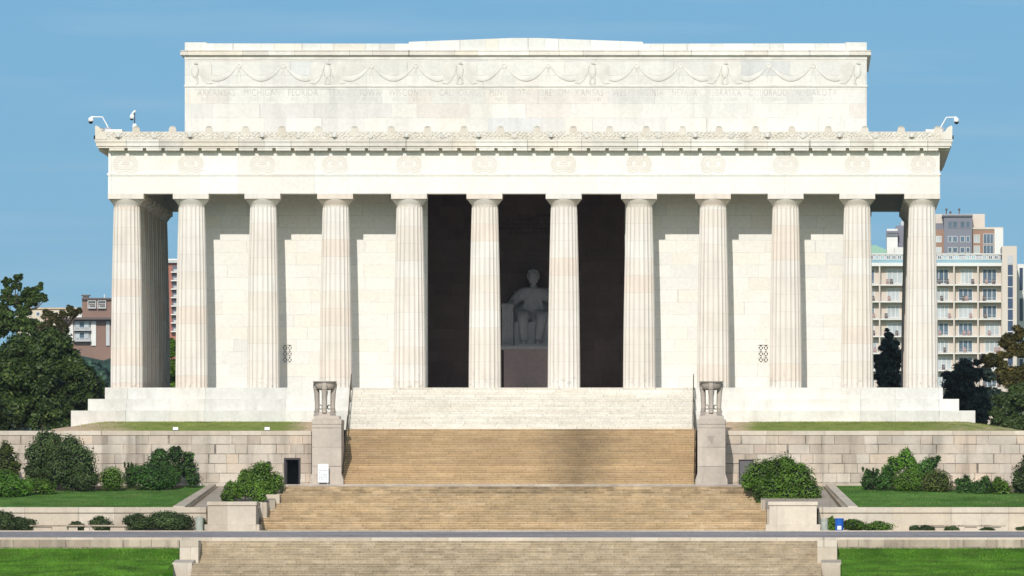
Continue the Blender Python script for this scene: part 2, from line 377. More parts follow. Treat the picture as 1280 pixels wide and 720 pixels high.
# lower lawns (banks falling away in front of the road)
for sx, nm in ((-1, 'left'), (1, 'right')):
    m = MB(); xi = PX(234, -62) if sx < 0 else PX(1036, -62); xo = sx*120
    ys = [-58.4, -61.9, -62.05, -66, -66.2, -70, -78, -92, -120]
    zz = [PZ(685.5, -58.4), PZ(699.8, -61.9), PZ(700.2, -62.05), PZ(705.5, -66), PZ(706, -66.2), PZ(711, -70), PZ(722, -78), -15., gz-.1]
    xi_ = [PX(p, Y) for p, Y in zip((228, 226, 216.5, 216.5, 216.5, 216.5, 216.5, 216.5, 216.5) if sx < 0 else (1043, 1045, 1050.5, 1050.5, 1050.5, 1050.5, 1050.5, 1050.5, 1050.5), ys)]
    nx = 60; rnd = random.Random(3)
    vs_ = []
    for j, (Y, Z) in enumerate(zip(ys, zz)):
        for i in range(nx+1):
            t = i/nx; xi = xi_[j]; vs_.append((xi+(xo-xi)*t, Y, Z+(rnd.uniform(-.04, .04) if j else 0)))
    fs = [(j*(nx+1)+i, j*(nx+1)+i+1, (j+1)*(nx+1)+i+1, (j+1)*(nx+1)+i) for j in range(len(ys)-1) for i in range(nx)]
    m.add(vs_, fs); struct('lawn', m, M['lawn_low'])

# road across the view, with its granite kerb
m = MB(); m.add([(-200, -42, Z_RF), (200, -42, Z_RF), (200, -57, Z_RN), (-200, -57, Z_RN), (-200, -57, -16.5), (200, -57, -16.5), (200, -42, -16.5), (-200, -42, -16.5)],
      [(0, 3, 2, 1), (3, 4, 5, 2), (1, 6, 7, 0)]); struct('road', m, M['asphalt'])
m = MB(); m.box(-200, 200, -58.0, -57.0, PZ(676, -58), PZ(672.3, -57)+.02); struct('kerb', m, M['granite'])
m = MB(); m.box(-200, 200, -42.0, -41.7, Z_PL-.3, Z_RF+.06); struct('kerb', m, M['granite'])
m = MB(); m.add([(-200, -41.7, Z_PL-.03), (200, -41.7, Z_PL-.03), (200, -35, Z_PL+.02), (-200, -35, Z_PL+.02)], [(0, 1, 2, 3)]); struct('pavement', m, M['paving'])

# sloping lawns between terrace wall and low wall, the diagonal walks and their kerbs
def slope_poly(name, pts, mat, dz=0., thick=0.):
    """pts: (px, Y) corners lying on the sloping level"""
    m = MB(); v = [(PX(p, Y), Y, zs(Y)+dz) for p, Y in pts]; n = len(v)
    fs = [tuple(range(n))]
    if thick:
        v += [(a, b, c-thick) for a, b, c in v]; fs += [(i, (i+1) % n, n+(i+1) % n, n+i) for i in range(n)]
    m.add(v, fs); return struct(name, m, mat)
slope_poly('lawn', [(-900, YT), (262, YT), (262, YT-1), (224, YL+.3), (-900, YL+.3)], M['lawn'])
slope_poly('lawn', [(2200, YT), (1042, YT), (1042, YT-1), (1072, YL+.3), (2200, YL+.3)], M['lawn'])
slope_poly('path', [(262, YT), (380, YT), (354, -17.2), (353, -22), (344, -22.1), (344, -26.8), (332, -27), (324, -30), (324, YL+.3), (224, YL+.3)], M['paving'], -.03, 2.)
slope_poly('path', [(1042, YT), (918, YT), (941, -17.2), (941, -22), (951, -22.1), (951, -26.8), (957.5, -27), (958.5, -30), (958.5, YL+.3), (1072, YL+.3)], M['paving'], -.03, 2.)
slope_poly('kerb', [(262, YT-.6), (270, YT-.6), (231, YL+.3), (216, YL+.3)], M['granite'], .16, .3)
slope_poly('kerb', [(1042, YT-.6), (1032, YT-.6), (1060, YL+.3), (1072, YL+.3)], M['granite'], .16, .3)
slope_poly('drain_channel', [(271.5, YT-.6), (273.5, YT-.6), (238, YL+.3), (232, YL+.3)], M['mulch'], -.02)
slope_poly('drain_channel', [(1031, YT-.6), (1028.5, YT-.6), (1050, YL+.3), (1055, YL+.3)], M['mulch'], -.02)
slope_poly('planting_bed', [(-900, YT), (232, YT), (225, YT-2.5), (100, YT-4.5), (0, YT-9), (-900, YT-10)], M['mulch'], .006)
slope_poly('planting_bed', [(2200, YT), (1085, YT), (1090, YT-2.5), (1190, YT-4.5), (1280, YT-8), (2200, YT-9)], M['mulch'], .006)
# ground under the terrace
m = MB(); m.box(-60, -12.6, YT+3.6, 48, gz, Z_TT-.05); m.box(12.3, 60, YT+3.6, 48, gz, Z_TT-.05); m.box(-12.6, 12.3, 0, 48, gz, Z_TT-.05); struct('terrace_ground', m, M['earth'])

# terrace grass banks rising to the marble steps
for sx in (-1, 1):
    m = MB(); xa, xb = (PX(393, YT), PX(40, YT)) if sx < 0 else (PX(906, YT), PX(1290, YT)); nx, ny = 70, 8
    vs_ = []; rnd = random.Random(5+sx)
    for j in range(ny+1):
        Y = YT+.45+(-3.4-YT-.45)*j/ny
        for i in range(nx+1):
            X = xa+(xb-xa)*i/nx; out = max(0, min(1, (abs(xb)-abs(X))/4.5)); t = j/ny
            Z = Z_TT-.03+(Z_ST+.06-Z_TT)*math.sin(t*PI/2)*out**.7 + rnd.uniform(-.02, .02)*(0 < j < ny)
            if j == 0: Z = Z_TT-.04
            vs_.append((X, Y, Z))
    fs = [(j*(nx+1)+i, j*(nx+1)+i+1, (j+1)*(nx+1)+i+1, (j+1)*(nx+1)+i) for j in range(ny) for i in range(nx)]
    m.add(vs_, fs); struct('grass_bank', m, M['mound'])

# ------------------------------------------------------------------ stairs
def flight(name, label, x0, x1, y_top, z_top, z_bot, n, tread, mat, back=2.0, nose=.05, landings={}, side=None):
    """profile running towards the camera; x0/x1 may be lists of widths per section"""
    rise = (z_top-z_bot)/n; pts = [(y_top+back, z_bot-.6), (y_top+back, z_top), (y_top, z_top)]; y = y_top; z = z_top
    for k in range(n):
        pts += [(y-nose, z), (y-nose, z-.05), (y, z-.05), (y, z-rise)]; z -= rise
        if k < n-1:
            t = tread+landings.get(k+1, 0); y -= t; pts.append((y, z))
    pts += [(y, z_bot-.6)]
    m = MB(); m.prism([(a, b) for a, b in pts], x0, x1, 'x'); o = m.build(name, mat)
    tag(o, label, 'stairs'); return y
zw = PZ(536.3, -7.3)
rw = (0-zw)/17
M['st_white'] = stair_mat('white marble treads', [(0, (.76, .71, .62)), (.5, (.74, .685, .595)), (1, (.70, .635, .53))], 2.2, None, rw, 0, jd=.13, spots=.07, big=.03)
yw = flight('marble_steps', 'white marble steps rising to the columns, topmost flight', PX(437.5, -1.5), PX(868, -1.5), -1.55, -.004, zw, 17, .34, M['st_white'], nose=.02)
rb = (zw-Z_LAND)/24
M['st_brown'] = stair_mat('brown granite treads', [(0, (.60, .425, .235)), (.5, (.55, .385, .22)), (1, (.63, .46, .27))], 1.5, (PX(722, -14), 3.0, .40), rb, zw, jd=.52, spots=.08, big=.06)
yb0 = yw-.55
yb = flight('granite_steps', 'brown granite steps between the two tripod pedestals', PX(429.5, -12), PX(869.5, -12), yb0, zw-.003, Z_LAND, 24, .39, M['st_brown'])
# landing
m = MB(); m.box(PX(352, -20), PX(940, -20), -19.9, yb+.2, Z_LAND-.6, Z_LAND-.006); struct('landing', m, M['paving'])
m = MB(); m.box(PX(388, YT), PX(908, YT), -17.0, YT+.4, Z_LAND-.6, Z_LAND-.012); struct('landing', m, M['paving'])
zA, zB = PZ(619, -23), PZ(629, -27.5)
rc = (Z_LAND-PZ(664, -37))/20
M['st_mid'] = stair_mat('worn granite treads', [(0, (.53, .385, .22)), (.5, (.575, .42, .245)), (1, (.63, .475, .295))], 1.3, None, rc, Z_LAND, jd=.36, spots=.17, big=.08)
zA = Z_LAND-4*rc; zB = zA-4*rc; zC = Z_PL
m = MB(); m.box(PX(352.5, -20.2), PX(940.5, -20.2), -20.32, -19.95, Z_LAND-.14, Z_LAND+.004); tag(m.build('landing_kerb', M['pier']), kind='structure')
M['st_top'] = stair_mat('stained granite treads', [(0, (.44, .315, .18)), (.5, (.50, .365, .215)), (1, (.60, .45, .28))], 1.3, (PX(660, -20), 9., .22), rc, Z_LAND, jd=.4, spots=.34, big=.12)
yA = flight('granite_steps', 'narrowest granite flight just below the pedestal landing', PX(354, -21), PX(940.5, -21), -20.2, Z_LAND-.003, zA, 4, .42, M['st_top'])
yB0 = yA-1.6
m = MB(); m.box(PX(345, -24), PX(950, -24), yB0+.3, yA-.02, zA-.5, zA-.006); struct('landing', m, M['paving'])
yB = flight('granite_steps', 'middle granite flight, partly behind the two big shrubs', PX(345, -25), PX(950, -25), yB0, zA-.009, zB, 4, .42, M['st_mid'], back=.3)
yC0 = yB-1.6
m = MB(); m.box(PX(333, -28), PX(957, -28), yC0+.3, yB-.02, zB-.5, zB-.006); struct('landing', m, M['paving'])
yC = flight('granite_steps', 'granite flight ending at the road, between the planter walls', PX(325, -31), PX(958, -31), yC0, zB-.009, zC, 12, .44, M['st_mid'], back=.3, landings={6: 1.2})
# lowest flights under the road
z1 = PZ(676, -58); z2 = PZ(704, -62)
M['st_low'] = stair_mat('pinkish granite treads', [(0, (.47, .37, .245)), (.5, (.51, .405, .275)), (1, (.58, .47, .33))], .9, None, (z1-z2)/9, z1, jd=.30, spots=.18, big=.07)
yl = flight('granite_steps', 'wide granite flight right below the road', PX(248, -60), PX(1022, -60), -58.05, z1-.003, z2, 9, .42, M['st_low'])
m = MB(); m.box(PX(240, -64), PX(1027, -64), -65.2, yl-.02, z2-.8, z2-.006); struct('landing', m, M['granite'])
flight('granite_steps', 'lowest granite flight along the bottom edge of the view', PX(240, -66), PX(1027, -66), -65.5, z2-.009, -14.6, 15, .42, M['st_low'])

# ------------------------------------------------------------------ terrace wall
def terrace(sx, label):
    r = empty('retaining_wall', label, 'wall', (0, 0, 0))
    xin = PX(389, YT) if sx < 0 else PX(907, YT); xo = sx*62
    x0, x1 = min(xin, xo), max(xin, xo)
    dx0, dx1 = (PX(355, YT), PX(375.5, YT)) if sx < 0 else (PX(923.5, YT), PX(942, YT)); zt = PZ(572.5, YT) if sx < 0 else PZ(574.5, YT)
    m = MB(); zc = Z_TT-.31
    m.box(x0, dx0, YT, YT+.6, -11.2, zc); m.box(dx1, x1, YT, YT+.6, -11.2, zc); m.box(dx0, dx1, YT, YT+.6, zt, zc)
    m.box(x0, x1, YT+.6, YT+1.0, -11.2, zc-.01) if sx > 0 else None
    m.build('wall', M['terrace'], r)
    m = MB(); m.box(x0, x1, YT-.07, YT+.7, zc+.002, Z_TT, bev=.02); m.build('coping', M['granite'], r)
    m = MB(); m.box(x0, dx0, YT-.12, YT-.004, -11.2, Z_TB+.42); m.box(dx1, x1, YT-.12, YT-.004, -11.2, Z_TB+.42); m.build('plinth', M['terrace'], r)
    fr = MB(); t = .12 if sx < 0 else .06
    fr.box(dx0-.01, dx0+t, YT-.03, YT+.3, Z_TB, zt+.01); fr.box(dx1-t, dx1+.01, YT-.03, YT+.3, Z_TB, zt+.01); fr.box(dx0+t, dx1-t, YT-.03, YT+.3, zt-t, zt+.01)
    fr.build('door_frame', M['darkmetal'], r)
    if sx < 0:
        m = MB(); m.box(dx0+t, dx1-t, YT+3.2, YT+3.3, Z_TB, zt); m.box(dx0+.02, dx0+t-.02, YT+.3, YT+3.2, Z_TB, zt); m.box(dx1-t+.02, dx1-.02, YT+.3, YT+3.2, Z_TB, zt); m.box(dx0, dx1, YT+.3, YT+3.3, zt+.002, zt+.1)
        m.build('passage', M['black'], r)  # black lining painted in for the dark of the open doorway
        d = MB(); d.box(dx0+t+.02, dx0+t+.08, YT+.25, YT+1.2, Z_TB+.02, zt-t-.02); dd = d.build('door', M['darkmetal'], r)
    else:
        d = MB(); d.box(dx0+t, dx1-t, YT+.05, YT+.12, Z_TB, zt-t, bev=.01); dd = d.build('door', M['greydoor'], r)
        h = MB(); h.tube([(dx1-.22, YT+.04, Z_TB+.95), (dx1-.22, YT-.04, Z_TB+.97), (dx1-.38, YT-.04, Z_TB+1.0)], .02, 8); h.build('handle', M['bronze'], dd)
    return r
terrace(-1, 'long pinkish granite block wall left of the stairs with an open black doorway')
terrace(1, 'long pinkish granite block wall right of the stairs with a closed grey door')

# low walls at the plaza
for sx in (-1, 1):
    r = empty('low_wall', 'low pale granite wall behind the bench at left' if sx < 0 else 'low pale granite wall behind the bench and blue bin at right', 'wall')
    xin = PX(258, YL) if sx < 0 else PX(1023, YL); x0, x1 = min(xin, sx*120), max(xin, sx*120)
    m = MB(); m.box(x0, x1, YL-.1, YL+.5, -11.5, Z_LW-.38); m.build('wall', M['granite'], r)
    m = MB(); m.box(x0, x1, YL-.22, YL+.55, Z_LW-.376, Z_LW, bev=.03); m.build('coping', M['granite'], r)
# road-side low walls above the lower lawns
for sx in (-1, 1):
    xin = PX(224, -58) if sx < 0 else PX(1046, -58); x0, x1 = min(xin, sx*120), max(xin, sx*120)
    m = MB(); m.box(x0, x1, -58.35, -58.01, -13, PZ(674.6, -58.3))
    tag(m.build('kerb_wall', M['lowgran']), 'low stained stone wall edging the road above the %s grass bank' % ('left' if sx < 0 else 'right'), 'wall')

# planter blocks beside the middle flight
for sx in (-1, 1):
    Yf = -38.5; a, b = ((259, 321) if sx < 0 else (960.5, 1022))
    x0, x1 = PX(a, Yf), PX(b, Yf)
    r = empty('planter_wall', 'big pale granite planter block left of the lower stairs' if sx < 0 else 'big pale granite planter block right of the lower stairs, beside the grey bin', 'wall')
    zt, zb, zg = PZ(627, Yf), PZ(655.5, Yf), Z_PL-.2
    m = MB(); m.box(x0+.06, x1-.06, Yf, -35.4, zb, zt-.26); m.build('block', M['granite'], r)
    m = MB(); m.box(x0-.02, x1+.02, Yf-.1, -35.3, zt-.257, zt, bev=.03); m.build('coping', M['granite'], r)
    m = MB(); m.prism([(Yf-.18, zg), (Yf-.18, zb-.06), (Yf-.06, zb+.003), (-35.4, zb+.003), (-35.4, zg)], x0-.17, x1+.17, 'x'); m.build('base', M['granite'], r)
# stepped cheek stones
for i, (a, b, t, bt, Y, lab) in enumerate([(350, 360, 606.5, 619, -20.6, 'small upper granite cheek stone left of the stairs'), (332, 349.5, 618, 627, -25, 'pale granite cheek stone between the left shrub and the stairs'), (324, 333.5, 628, 637.5, -29.5, 'lowest small granite cheek stone by the left planter block')]):
    m = MB(); m.box(PX(a, Y), PX(b, Y), Y, Y+2.2, PZ(bt, Y)-.8, PZ(t, Y), bev=.03); tag(m.build('cheek_stone', M['granite']), lab, 'stone block')
# piers beside the lowest flights
for sx in (-1, 1):
    for k in range(2):
        if k == 0: a, b, t0, t1, Yf, Yb = (224.5, 248, 675.5, 675.5, -61.9, -58.36) if sx < 0 else (1021.5, 1046.5, 675.5, 675.5, -61.9, -58.36)
        else: a, b, t0, t1, Yf, Yb = (215, 240, 703.5, 699.5, -66, -61.95) if sx < 0 else (1026.8, 1051.8, 703.5, 699.5, -66, -61.95)
        x0, x1 = PX(a, Yf), PX(b, Yf)
        m = MB(); m.prism([(Yf, -16), (Yf, PZ(t0, Yf)), (Yb, PZ(t1, Yb)), (Yb, -16)], x0, x1, 'x')
        o = m.build('stair_pier', M['granite']); tag(o, '%s square granite pier at the %s end of the lowest stairs' % (('upper', 'lower')[k], ('left', 'right')[sx > 0]), 'pier')
        bv = o.modifiers.new('bevel', 'BEVEL'); bv.width = .03; bv.segments = 2

# ------------------------------------------------------------------ the memorial
B = empty('memorial_temple', 'huge white marble temple with a row of fluted columns', 'monument', (0, 0, 0))
YB = 33.9; HX = 27.46
COLX = [-27.46, -22.98, -18.04, -13.03, -7.93, -2.73, 2.73, 7.93, 13.03, 18.04, 22.98, 27.46]
# stylobate steps
def ring_step(ext, zt, zb, mat, cut=True):
    """platform tier with a notch where the stairs come up"""
    xo = 27.5+ext; y0, y1 = -ext-.12, YB+ext+.12
    m = MB()
    xl, xr = PX(437, -1.5), PX(868.5, -1.5)
    m.box(-xo, xl, y0, y1, zb, zt); m.box(xr, xo, y0, y1, zb, zt); m.box(xl, xr, -1.5, y1, zb, zt-.002)
    o = m.build('platform_step', mat, B); b = o.modifiers.new('bevel', 'BEVEL'); b.width = .025; b.segments = 2; b.limit_method = 'ANGLE'
zs1, zs2, zs3 = PZ(499, -1.5), PZ(513.5, -2.6), PZ(528.5, -3.7)
ring_step(1.38, 0, zs1, M['step']); ring_step(2.48, zs1-.003, zs2, M['step']); ring_step(3.58, zs2-.003, zs3-.5, M['step'])
m = MB(); m.box(-23, 23, 5.3, 29.5, -.5, .012); m.build('floor', M['floor'], B)

# column (shared meshes)
ZC_N = PZ(257, -1.0)   # neck
ZAB, ZAT = PZ(248.6, -1.2), PZ(242, -1.2)
def shaft_mb():
    m = MB(); prof = []; R0, R1 = 1.115, .905; n = 14
    for i in range(n+1):
        t = i/n; prof.append((R0-(R0-R1)*(t**1.25)+.02*math.sin(t*PI), ZC_N*t))
    fl = lambda a, z: 1-.075*abs(math.sin(a*10))**.8 if z < ZC_N-.12 else 1-.02*abs(math.sin(a*10))
    seg = 160
    prof[-1] = (R1, ZC_N-.14); prof.append((R1-.01, ZC_N))
    m.lathe(prof, seg=seg, rf=lambda a, z: fl(a, z)); return m
def make_column():
    c = bpy.data.objects.new('column', None); col.objects.link(c); c.parent = B
    shaft_mb().build('shaft', M['column'], c)
    m = MB(); prof = [(.90, ZC_N-.0), (.915, ZC_N+.03), (.90, ZC_N+.045), (.93, ZC_N+.08), (1.0, ZC_N+.17), (1.09, ZC_N+.28), (1.16, ZC_N+.38), (1.19, ZAB-.03), (1.17, ZAB)]
    m.lathe(prof, seg=64); m.build('capital', M['column'], c, smooth=True)
    m = MB(); m.box(-1.235, 1.235, -1.235, 1.235, ZAB-.001, ZAT+.0, bev=.015); m.build('abacus', M['column'], c)
    return c
c0 = make_column(); first = True
ys = [0, 4.47]+[4.47+5*k*(YB-8.94)/25 for k in range(1, 5)]+[YB-4.47, YB]
spots = [(x, 0) for x in COLX]+[(sx*HX, y) for sx in (-1, 1) for y in ys[1:-1]]+[(x, YB) for x in COLX]
for i, (x, y) in enumerate(spots):
    o = c0 if first else copy_tree(c0, B); first = False
    o.location = (x, y, 0); o.rotation_euler.z = random.choice((0, PI/2, PI))

# entablature: architrave + frieze as hollow ring
ZA0 = ZAT+.002; ZA1 = PZ(218.4, -1.2); ZF1 = PZ(185.5, -1.2); EX = 28.68; EY = 1.2
def ring(m, xo, yo, zb, zt, wdt, mi=0):
    y0, y1 = -yo, YB+yo
    m.box(-xo, xo, y0, y0+wdt, zb, zt, mi); m.box(-xo, xo, y1-wdt, y1, zb, zt, mi)
    m.box(-xo, -xo+wdt, y0+wdt, y1-wdt, zb, zt, mi); m.box(xo-wdt, xo, y0+wdt, y1-wdt, zb, zt, mi)
m = MB(); ring(m, EX, EY, ZA0, ZA1, 2.1); m.build('architrave', M['entab'], B)
m = MB(); ring(m, EX-.02, EY-.02, ZA1+.002, ZF1+.35, 2.06); m.build('frieze', M['entab'], B)
# taenia with small beads
m = MB(); zt = PZ(216.4, -1.2); ring(m, EX+.07, EY+.07, ZA1-.02, zt, .3)
x = -EX
while x < EX:
    m.box(x, x+.11, -EY-.05, -EY+.05, ZA1-.12, ZA1-.022); x += .22
m.build('taenia', M['entab'], B)
# ceiling of the colonnade
m = MB(); zc = ZA1+.4
m.box(-EX+2.11, EX-2.11, -EY+2.11, 4.6, zc, zc+.4); m.box(-EX+2, EX-2, 30.2, YB+EY-2.11, zc, zc+.4); m.box(-EX+2.11, -23.9, 5, 30.2, zc, zc+.4); m.box(23.9, EX-2.11, 5, 30.2, zc, zc+.4)
for xx in COLX[1:-1]: m.box(xx-.5, xx+.5, .91, 3.99, ZA0+.5, zc-.002)
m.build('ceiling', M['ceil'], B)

# cornice
OV = .78; ZCB, ZCT = PZ(184.8, -2.0), PZ(174.5, -2.0)
m = MB()
def cor_ring(ov, z0, z1): ring(m, EX+ov, EY+ov, z0, z1, ov+1.9)
cor_ring(OV-.10, ZCB+.0, ZCB+.12); cor_ring(OV, ZCB+.121, ZCT-.20); cor_ring(OV+.05, ZCT-.199, ZCT-.12); cor_ring(OV+.09, ZCT-.119, ZCT)
m.build('cornice', M['cornice'], B)
# mutules under it
m = MB(); pitch = 2*EX/45; 
for k in range(45):
    xa = -EX+pitch*k+.12; m.box(xa, xa+pitch-.24, -EY-OV+.14, -EY+.0, ZCB-.17, ZCB-.001)
    for q in range(6): m.box(xa+.06+q*.165, xa+.13+q*.165, -EY-OV+.18, -EY-OV+.25, ZCB-.21, ZCB-.168)
for k in range(27):
    ya = -EY+.2+(YB+2*EY-.4)/27*k
    for sx in (-1, 1):
        xx = sx*(EX+OV-.14); m.box(min(xx, sx*EX), max(xx, sx*EX), ya+.12, ya+1.2, ZCB-.17, ZCB-.001)
m.build('mutules', M['cornice'], B)
# sima: carved band above cornice
ZSM0, ZSM1 = ZCT+.001, PZ(164.3, -2.1)
YSF = -EY-OV-.05; XSF = EX+OV+.05
m = MB(); ring(m, XSF-.12, -(YSF+.12), ZSM0, ZSM1-.03, 1.6); m.build('parapet', M['cornice'], B)
def carved():
    """foliage scroll relief as displaced geometry, front face"""
    nx, nz = 1500, 12; h = ZSM1-ZSM0; X0 = -XSF+.02; Wd = 2*XSF-.04
    xs = np.linspace(X0, X0+Wd, nx+1); t = np.linspace(0, 1, nz+1)
    XX, TT = np.meshgrid(xs, t); ph = XX*2*PI/2.513
    sc = np.sin(ph*7+2.6*np.sin(TT*5.5+ph*2))*np.sin(TT*9+2.*np.cos(ph*5)); sc2 = np.sin(XX*21+np.sin(XX*3.)*2)*np.sin(TT*11+XX*4)
    env = np.sin(np.clip(TT, 0, 1)*PI)**.5
    dY = (.045*sc+.03*sc2)*env+.04*env
    lean = .10*(1-TT)**2
    YY = YSF+.11-dY-.0*lean
    ZZ = ZSM0+TT*h
    v = np.stack([XX, YY, ZZ], -1).reshape(-1, 3); fs = []
    for j in range(nz):
        b = j*(nx+1)
        for i in range(nx): fs.append((b+i, b+i+1, b+nx+2+i, b+nx+1+i))
    mm = MB(); mm.v = [tuple(map(float, p)) for p in v]; mm.f = fs; mm.mi = [0]*len(fs); return mm
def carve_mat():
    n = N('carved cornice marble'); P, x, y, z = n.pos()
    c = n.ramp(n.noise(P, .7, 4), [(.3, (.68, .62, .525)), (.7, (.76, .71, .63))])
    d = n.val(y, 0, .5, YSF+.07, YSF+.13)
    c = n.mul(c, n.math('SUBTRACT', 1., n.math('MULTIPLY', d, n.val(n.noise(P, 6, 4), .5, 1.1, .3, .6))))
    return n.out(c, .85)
M['carve'] = carve_mat()
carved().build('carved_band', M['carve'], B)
# antefixes along the top, lion heads and rosettes in the band
def antefix(x, y, h, wd=.30, rot=0):
    pts = [(-wd, 0), (-wd*1.05, h*.25), (-wd*.85, h*.55), (-wd*.8, h*.78), (-wd*.5, h*.95), (0, h), (wd*.5, h*.95), (wd*.8, h*.78), (wd*.85, h*.55), (wd*1.05, h*.25), (wd, 0)]
    mm = MB(); mm.prism(pts, -.14, .14, 'y'); 
    for q in (-.5, 0, .5): mm.prism([(q*wd-.03, h*.15), (q*wd-.02, h*.8*(1-.25*abs(q))), (q*wd+.03, h*.8*(1-.25*abs(q))), (q*wd+.03, h*.15)], -.17, -.138, 'y')
    mm.v = [(a, b, c) for a, b, c in mm.v]
    o = mm.build('antefix', M['antefix'], B); o.location = (x, y, ZSM0+.25); o.rotation_euler.z = rot; return o
HA = PZ(157.3, -2.1)-ZSM0-.25
NA = 23
apos = [-26.88+2.513*k*(53.76/(2.513*22))*1.0 for k in range(NA)][:]
apos = [PX(170+45.55*k, -2.0) for k in range(23)]
def antefix_mat():
    n = N('weathered antefix marble'); P, x, y, z = n.pos()
    c = n.ramp(n.noise(P, .5, 3), [(.35, (.60, .53, .44)), (.65, (.68, .63, .55))])
    rim = n.math('MULTIPLY', n.val(z, 0, .42, ZSM0+.25+HA*.72, ZSM0+.25+HA*.98), n.val(n.noise(P, 1.2, 3), .3, 1.2, .3, .65))
    return n.out(n.mul(c, n.math('SUBTRACT', 1., rim)), .85)
M['antefix'] = antefix_mat(); af = None
for xx in apos:
    if af is None: af = antefix(xx, YSF+.22, HA)
    else:
        c = af.copy(); col.objects.link(c); c.parent = B; c.location.x = xx
for sx in (-1, 1):   # flank antefixes
    for k in range(14):
        c = af.copy(); col.objects.link(c); c.parent = B; c.location = (sx*(XSF-.22), 1.0+2.5*k, ZSM0+.25); c.rotation_euler.z = sx*PI/2
    m = MB(); e = sx*XSF   # corner acroterion: a leaf folded round the corner
    h = PZ(156.8, -2)-ZSM0
    m.prism([(e, ZSM0+.02), (e+sx*.02, ZSM0+h*.92), (e-sx*.05, ZSM0+h), (e-sx*.25, ZSM0+h*.9), (e-sx*.45, ZSM0+h*.62), (e-sx*.75, ZSM0+h*.42), (e-sx*.75, ZSM0+.02)], YSF-.02, YSF+.3, 'y')
    m.prism([(YSF+.3, ZSM0+.02), (YSF+.3, ZSM0+h*.85), (YSF+.55, ZSM0+h*.45), (YSF+.75, ZSM0+.02)], e-.15-sx*.15, e+.15-sx*.15, 'x')
    m.build('corner_acroterion', M['cornice'], B)
    a, b = (132, 153) if sx < 0 else (1157, 1178)
    m = MB(); m.box(PX(a, -1), PX(b, -1), -1.3, 1.3, ZSM0+.1, PZ(161.6, -1.3), bev=.02); m.build('roof_block', M['entab'], B)
def lion():
    mm = MB(); mm.ball((0, -.10, .30), (.20, .16, .20)); mm.ball((0, -.24, .22), (.11, .12, .09)); mm.ball((-.16, -.06, .42), .07); mm.ball((.16, -.06, .42), .07)
    for s_ in (-1, 1): mm.ball((s_*.09, -.23, .34), .035); mm.ball((s_*.2, -.03, .25), (.07, .08, .13))
    mm.box(-.06, .06, -.30, -.15, .10, .13, 1); mm.v = [(a*.85, b*.8, .04+c*.85) for a, b, c in mm.v]; return mm
lo = lion().build('lion_head', [M['relief'], M['darkmetal']], B, smooth=True)
l0 = True
for k in range(12):
    o = lo if l0 else lo.copy()
    if not l0: col.objects.link(o); o.parent = B
    l0 = False; o.location = (PX(147.5+90.15*k+(.6 if k > 5 else 0), -2.1), YSF+.04, ZSM0-.02)
def rosette():
    mm = MB(); mm.lathe([(.17, 0), (.18, .04), (.12, .06)], seg=16)
    for q in range(8): a = q*PI/4; mm.ball((.12*math.cos(a), .12*math.sin(a), .05), (.05, .05, .03), seg=6, rings=4)
    mm.ball((0, 0, .05), (.06, .06, .04), seg=8, rings=5); mm.v = [(a, -c, b+.28) for a, b, c in mm.v]; return mm
ro = rosette().build('rosette', M['relief'], B)
for k in range(11):
    o = ro if k == 0 else ro.copy()
    if k: col.objects.link(o); o.parent = B
    o.location = (PX(192.5+90.15*k, -2.1), YSF+.06, ZSM0-.02)
# wreaths on the frieze
def wreath():
    mm = MB(); rr = .52
    for s_ in (-.30, .30):
        for r2, n2 in ((rr, 22), (rr*.72, 16), (rr*.5, 10)):
            for q in range(n2):
                a = q*2*PI/n2; mm.ball((s_+r2*math.cos(a), 0, r2*math.sin(a)), (.10, .045, .075), seg=6, rings=4)
    for s_ in (-1, 1): mm.tube([(s_*.1, -.02, -rr), (s_*.55, -.02, -rr-.08), (s_*.85, -.02, -rr+.1)], [.05, .06, .03], 6)
    mm.v = [(a, b*.35-.005, c) for a, b, c in mm.v]
    return mm
def wreath_mat():
    n = N('wreath marble'); P, x, y, z = n.pos()
    c = n.ramp(n.noise(P, .5, 3), [(.35, (.70, .64, .565)), (.65, (.74, .695, .63))]); return n.out(c, .8)
wr = wreath().build('wreath', wreath_mat(), B); fz = PZ(204.5, -1.2)
for k, xx in enumerate(COLX):
    o = wr if k == 0 else wr.copy()
    if k: col.objects.link(o); o.parent = B
    xx = {0: PX(157, -1.2), 11: PX(1154, -1.2)}.get(k, xx); o.location = (xx, -EY+.01, fz)
# roof slab
m = MB(); m.box(-EX+1, EX-1, 0, YB, ZSM0-.4, ZSM0+.1); m.build('roof', M['cornice'], B)

# cella with its great opening
YW = 4.0; HW = 23.67; ZW = ZA1+.3; OPL, OPR = PX(534.3, YW), PX(781.2, YW)
m = MB()
gl = [(PX(353, YW), PX(365, YW), PZ(453.5, YW), PZ(431, YW)), (PX(948, YW), PX(960.5, YW), PZ(453.5, YW), PZ(431, YW))]
def wall_hole(x0, x1, z0, z1, hole):
    hx0, hx1, hz0, hz1 = hole; y0, y1 = YW, YW+1.0
    m.box(x0, hx0, y0, y1, z0, z1); m.box(hx1, x1, y0, y1, z0, z1); m.box(hx0, hx1, y0, y1, z0, hz0); m.box(hx0, hx1, y0, y1, hz1, z1)
wall_hole(-HW, OPL, 0.014, ZW, gl[0]); wall_hole(OPR, HW, 0.014, ZW, gl[1])
m.box(-HW, -HW+1, YW+1, 30., 0.014, ZW); m.box(HW-1, HW, YW+1, 30., 0.014, ZW); m.box(-HW+1, HW-1, 29., 30., .014, ZW)
m.box(OPL, OPR, YW, YW+1, ZA0+.35, ZW)
m.build('cella_wall', M['wall'], B)
